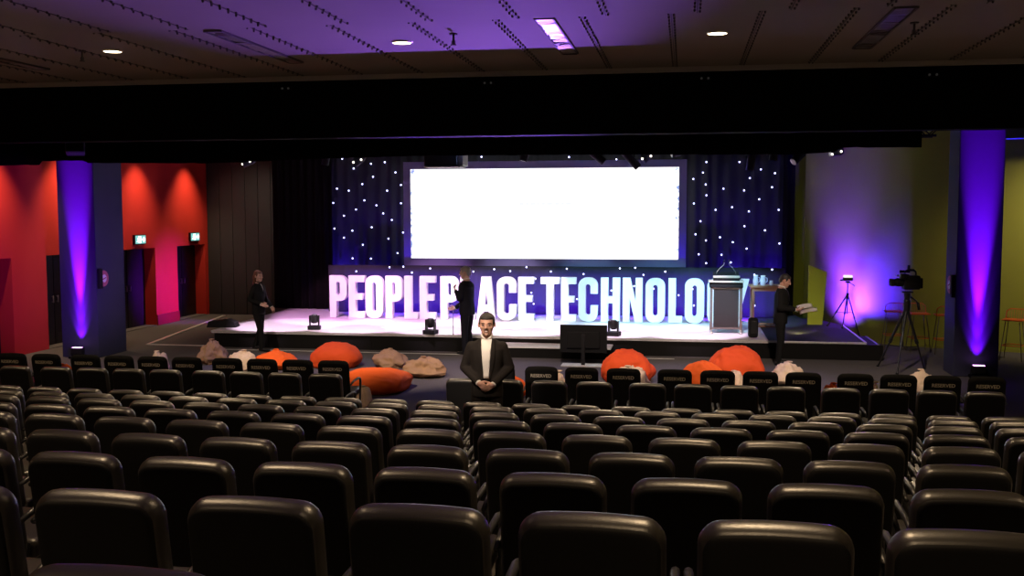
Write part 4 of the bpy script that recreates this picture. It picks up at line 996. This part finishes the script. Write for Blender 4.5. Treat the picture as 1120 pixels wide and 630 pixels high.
    for s in (-1, 1):
        tube(bm, [(s*.004, -.058, 1.475), (s*.045, -.050, 1.502), (s*.064, .0, 1.520), (s*.056, .055, 1.530), (0, .084, 1.532)], [.006, .011, .012, .012, .012], 8)
    obj('collar', bend(bm), K.get('collar', 'shirt'), T, True)
    for s, side in ((-1, 'r'), (1, 'l')):
        el, wr = Vector(P['el'+side]), Vector(P['wr'+side]); bm = newbm(); cyl(bm, el+(wr-el)*.95, el+(wr-el)*1.03, .036, .036, 14); obj('cuff', bend(bm), 'shirt', T, True)
    bm = newbm()
    loft(bm, [((0, 0, .80), .160*f, .108*f), ((0, 0, .90), .170*f, .115*f), ((0, 0, 1.02), .158*f, .108*f)], 24, 2.3)
    for s, side in ((-1, 'r'), (1, 'l')):
        hp = (s*.090*f, 0, .86); kn, an = Vector(P['kn'+side]), Vector(P['an'+side])
        cap(bm, hp, .094*f, kn, .070); cap(bm, kn, .069, an+Vector((0, 0, .0)), .056)
    obj('trousers', remesh(bm, .012, 2), K['suit'], T, True)
    for s, side in ((-1, 'r'), (1, 'l')):
        an = P['an'+side]; tx, ty = P.get('toe'+side, (0, -.15)); bm = newbm(); z = an[2]-.08
        cap(bm, (an[0]-tx*.25, an[1]-ty*.25, z+.048), .044, (an[0]+tx*.3, an[1]+ty*.3, z+.046), .043); cap(bm, (an[0]+tx*.3, an[1]+ty*.3, z+.040), .040, (an[0]+tx*1.1, an[1]+ty*1.1, z+.030), .030)
        for v in bm.verts: v.co.z = max(v.co.z, z)
        obj('shoe', remesh(bm, .009, 1), 'gear', T, True)
    return T
# the smiling man between the tiers and the floor chairs
px = on_y(532.5, 380, 12.2)
A = person((px.x, 12.2, 0), math.atan2(-px.x, 12.2)*.6, 1.03, 'smiling person in dark jacket and white shirt, hands clasped, standing facing the camera', dict(
    elr=(-.268, .03, 1.135), ell=(.268, .03, 1.135), wrr=(-.085, -.185, .985), wrl=(.088, -.175, .965),
    handr=((.75, -.10, -.55), (0.1, 1, 0), (.55, -.1, .75), .42), handl=((-.80, -.02, -.45), (0, 1, 0), (-.5, -.1, .8), .30),
    knr=(-.10, -.015, .48), knl=(.10, -.015, .48), anr=(-.11, .02, .08), anl=(.11, .02, .08), toer=(-.03, -.14), toel=(.03, -.14), hpitch=.02),
    dict(skin='skin', hair='hairdark', suit='suit', beard=True, smile=True, hs=1.10, hw=1.09, girth=1.06, open=1.03, vw=(.030, .066), hairline=.028))
# walker in front of the deck
px = on_z(286, 383, 0)
B = person((px.x, 21.28, 0), R(78), 1.005, 'person in black jacket and trousers walking along the front of the stage', dict(
    elr=(-.225, .07, 1.14), wrr=(-.21, -.215, 1.05), ell=(.24, -.02, 1.12), wrl=(.20, -.20, .95),
    handr=((.05, -.9, -.25), (.5, 0, -.6), (.4, -.2, .9), .35), handl=((0, -.5, -.8), (-1, 0, 0), (0, -1, .3), .5),
    knr=(-.09, -.10, .49), anr=(-.085, -.13, .085), knl=(.09, .02, .48), anl=(.085, .17, .10), lean=.02, hpitch=.06, hyaw=-.25),
    dict(skin='skinpale', hair='hairbrown', suit='blacksuit', long=True, girth=.92, open=1.30, vw=(.004, .030), collar='blacksuit'))
# older man with the stick, on the front step
px = on_y(511, 340, 21.44)
Cm = person((px.x, 21.44, 0), R(-104), 1.065, 'grey-haired person in dark suit holding a thin stick, standing turned towards the letters of PLACE', dict(
    elr=(-.235, -.05, 1.13), wrr=(-.17, -.35, .905), ell=(.235, -.05, 1.14), wrl=(.07, -.20, 1.27),
    handr=((.10, -.95, -.15), (.9, 0, -.2), (0, -.2, 1), .75), handl=((-.35, -.55, .75), (-.3, .7, .3), (-.5, -.3, .2), .7),
    knr=(-.09, -.02, .48), knl=(.09, -.02, .48), anr=(-.10, .03, .08), anl=(.10, .0, .08), lean=.05, hpitch=.10, hyaw=.15),
    dict(skin='skinpale', hair='hairgrey', hs=1.06, suit='navysuit', girth=1.08, open=1.16, vw=(.010, .055)))
# reader on the right
px = on_z(851, 396, 0)
D = person((px.x, 20.95, 0), R(82), 1.03, 'person in dark suit with bowed head reading white papers before the dark stage end', dict(
    elr=(-.235, .0, 1.12), wrr=(-.13, -.27, 1.08), ell=(.235, -.02, 1.12), wrl=(.10, -.31, 1.05),
    handr=((.20, -.95, .05), (.3, 0, 1), (.7, -.2, .1), .35), handl=((-.15, -.95, .05), (-.2, .0, 1), (-.7, -.2, .1), .35),
    knr=(-.10, -.015, .48), knl=(.10, -.015, .48), anr=(-.11, .02, .08), anl=(.11, .02, .08), lean=.05, hpitch=.42),
    dict(skin='skin', hair='hairdark', suit='blacksuit', girth=1.05, open=1.15, vw=(.012, .06), tie='gear'))
# things held
def sheet(name, c, sx, sy, rz, pitch, roll, label):
    bm = newbm(); n = 8
    for k in (0, 1):
        pass
    vs = [[bm.verts.new((-sx/2+sx*i/n, -sy/2+sy*j/n, .018*math.sin(PI*i/n)+.010*math.cos(2*PI*j/n))) for i in range(n+1)] for j in range(n+1)]
    for j in range(n):
        for i in range(n): bm.faces.new((vs[j][i], vs[j][i+1], vs[j+1][i+1], vs[j+1][i]))
    r = bmesh.ops.solidify(bm, geom=list(bm.faces), thickness=.004)
    o = obj(name, bm, 'paper', None, True); o.location = c; o.rotation_euler = (pitch, roll, rz); return tag(o, label, 'paper', 'papers held by the reader')
q = on_y(874, 335, 20.9); sheet('paper_sheet', (D.location.x+.47, 20.92, 1.155), .30, .21, .1, .35, -.18, 'upper white paper sheet in the hands of the person with bowed head')
sheet('paper_sheet', (D.location.x+.52, 20.80, 1.085), .34, .21, -.1, .30, -.22, 'lower brighter white paper sheet held out by the person with bowed head')
q = on_z(491.5, 368.5, DZ)
bm = newbm(); tube(bm, [(0, 0, 0), (0, 0, .4), (.004, 0, .60), (.03, 0, .655), (.085, 0, .66)], [.009, .010, .011, .013, .013], 8)
st_ = empty('walking_stick', (q.x, 21.79, DZ+.002), 0, 'thin grey stick with bent top, standing on the deck edge under the grey-haired person\'s hand', 'stick')
bm2 = newbm(); tube(bm2, [(0, 0, .0), (0, 0, .02)], [.014, .013], 8); obj('ferrule', bm2, 'gear', st_, True)
for v in bm.verts: v.co.z = v.co.z*.88; v.co.y -= .16*max(0, v.co.z-.40)
obj('shaft', bm, 'steel', st_, True)
# ================================================================== LIGHT
w = bpy.data.worlds.new('world'); SC.world = w; w.use_nodes = True
w.node_tree.nodes['Background'].inputs[0].default_value = (.02, .02, .03, 1); w.node_tree.nodes['Background'].inputs[1].default_value = .05
WARM = (1, .70, .40)
for x in (-10.4, -6.81, -3.22, .32, 3.9, 7.5):
    for y in (11.6, 8.0, 4.4, .8):
        spot('downlight_lamp', (x, y, 4.94), (x, y+.001, 0), 230, WARM, 100, .7, .09)
# stage wash
for x, col in ((-8.6, (1, .46, .95)), (-6.4, (1, .52, .95)), (-4.4, (1, .85, 1)), (-2.4, (.42, .82, 1)), (-.6, (.36, .80, 1)), (.9, (.38, .78, 1))):
    spot('stage_wash', (x, 20.65, 4.25), (x, 24.7, .8), 1900 if x < -4 else 1300, col, 38, .35, .08)
for x in (-9.3, -7.4, -5.5, -3.6, -1.7, .2):
    spot('deck_wash', (x, 20.65, 4.3), (x, 22.9, .37), 1500, (1, .72, .95), 34, .4, .08)
# blue lights behind the letters and behind the low cloth
for i in range(13):
    x = -9.2+i*.95
    spot('cloth_uplight', (x, 26.75, .45), (x, 27.05, 1.0), 900 if i in (0, 11, 12) else 300, (.07, .02, 1), 60, 1, .05)
for i in range(12):
    x = -8.4+i*.9
    spot('letter_backlight', (x, 25.35, .5), (x, 26.25, .75), 270, (.11, .015, 1), 110, .9, .05)
# pillars
for x, py, c in ((-12.50, PLy, (.30, .006, 1)), (5.30, PRy, (.24, .004, 1))):
    spot('pillar_uplamp', (x, py-.14, .26), (x, py-.01, 3.6), 52000, c, 14, 1, .03)
    spot('pillar_uplamp', (x, py-.14, .26), (x, py+.01, 1.6), 1600, c, 26, 1, .03)
    spot('pillar_uplamp', (x, py-.14, .26), (x, py+.02, .75), 260, c, 50, 1, .03)
# red wall scallops
for y in (19.0, 21.5, 24.75, 27.4):
    spot('wall_scallop', (-13.2, y, 5.0), (-13.95, y, 1.2), 360, (1, .70, .42), 76, 1, .05)
spot('wall_violet', (-9.8, 16.5, .9), (-14, 20.3, 2.4), 650, (.25, .02, 1), 60, .9, .05)
spot('wall_magenta', (-10.9, 26.6, .6), (-14, 26.5, 1.0), 1100, (.30, .02, 1), 56, .9, .05)
spot('charcoal_lamp', (-12.2, 25.6, 4.4), (-12.4, 28.7, 2.6), 150, (1, .82, .66), 70, 1, .05)
# olive wall
spot('olive_violet', (3.28, 25.2, .55), (3.95, 25.60, 1.0), 1500, (.045, .006, 1), 112, .8, .05)
spot('olive_violet', (3.28, 25.2, .55), (5.0, 24.5, 1.7), 6500, (.030, .006, 1), 66, 1, .05)
spot('olive_violet', (3.28, 25.2, .55), (3.85, 25.7, 2.4), 3200, (.045, .006, 1), 70, 1, .05)
spot('olive_yellow', (2.40, 22.9, .45), (3.0, 26.6, .9), 60, (1, .95, .3), 90, .9, .05)
spot('olive_fill', (5.0, 20.6, 4.6), (4.6, 24.5, 2.8), 420, (1, .8, .5), 90, .9, .05)
spot('olive_fill', (8.3, 20.6, 4.6), (8.2, 23.3, 2.2), 460, (1, .8, .5), 90, .9, .05)
# floor front light
for x in (-10, -6, -2, 2):
    spot('floor_wash', (x, 15.2, 4.4), (x, 19.2, 0), (520 if x < -8 else 1000), (1, .78, .62), 62, .6, .1)
for x in (-7.5, -3.5, .8): spot('floor_violet', (x, 20.1, 4.4), (x-.3, 18.6, 0), 260, (.30, .22, 1), 70, .8, .1)
spot('guest_face_fill', (-3.22, 8.0, 4.9), (-2.62, 12.2, 1.55), 1500, (1, .80, .64), 16, .9, .06)  # added narrow spot that brightens the standing man's face
spot('projector_spill', (-3.0, 18.9, 3.95), (-5.7, 19.4, 4.3), 60, (.35, .45, 1), 22, .8, .05)
spot('mover_beam', (-1.5, 22.0, .75), (-1.0, 19.9, 4.1), 160, (.40, .25, 1), 18, .6, .05)
for x in (-8, -4.6, -1.2, 2.2): spot('chair_rim_fill', (x, 15.4, 4.3), (x, 12.2, .9), 230, (1, .75, .48), 80, .8, .08)  # added lamps without fixtures, giving the floor chairs their rim highlights
# violet beam from the stage onto the ceiling
spot('ceiling_violet', (-3.2, 22.3, .6), (-2.9, 9.5, 5.0), 8000, (.34, .13, 1), 30, 1, .05)
SC.view_settings.view_transform = 'Standard'; SC.view_settings.look = 'None'; SC.view_settings.exposure = 0; SC.view_settings.gamma = 1
SC.view_settings.use_curve_mapping = False
SC.cycles.use_denoising = True
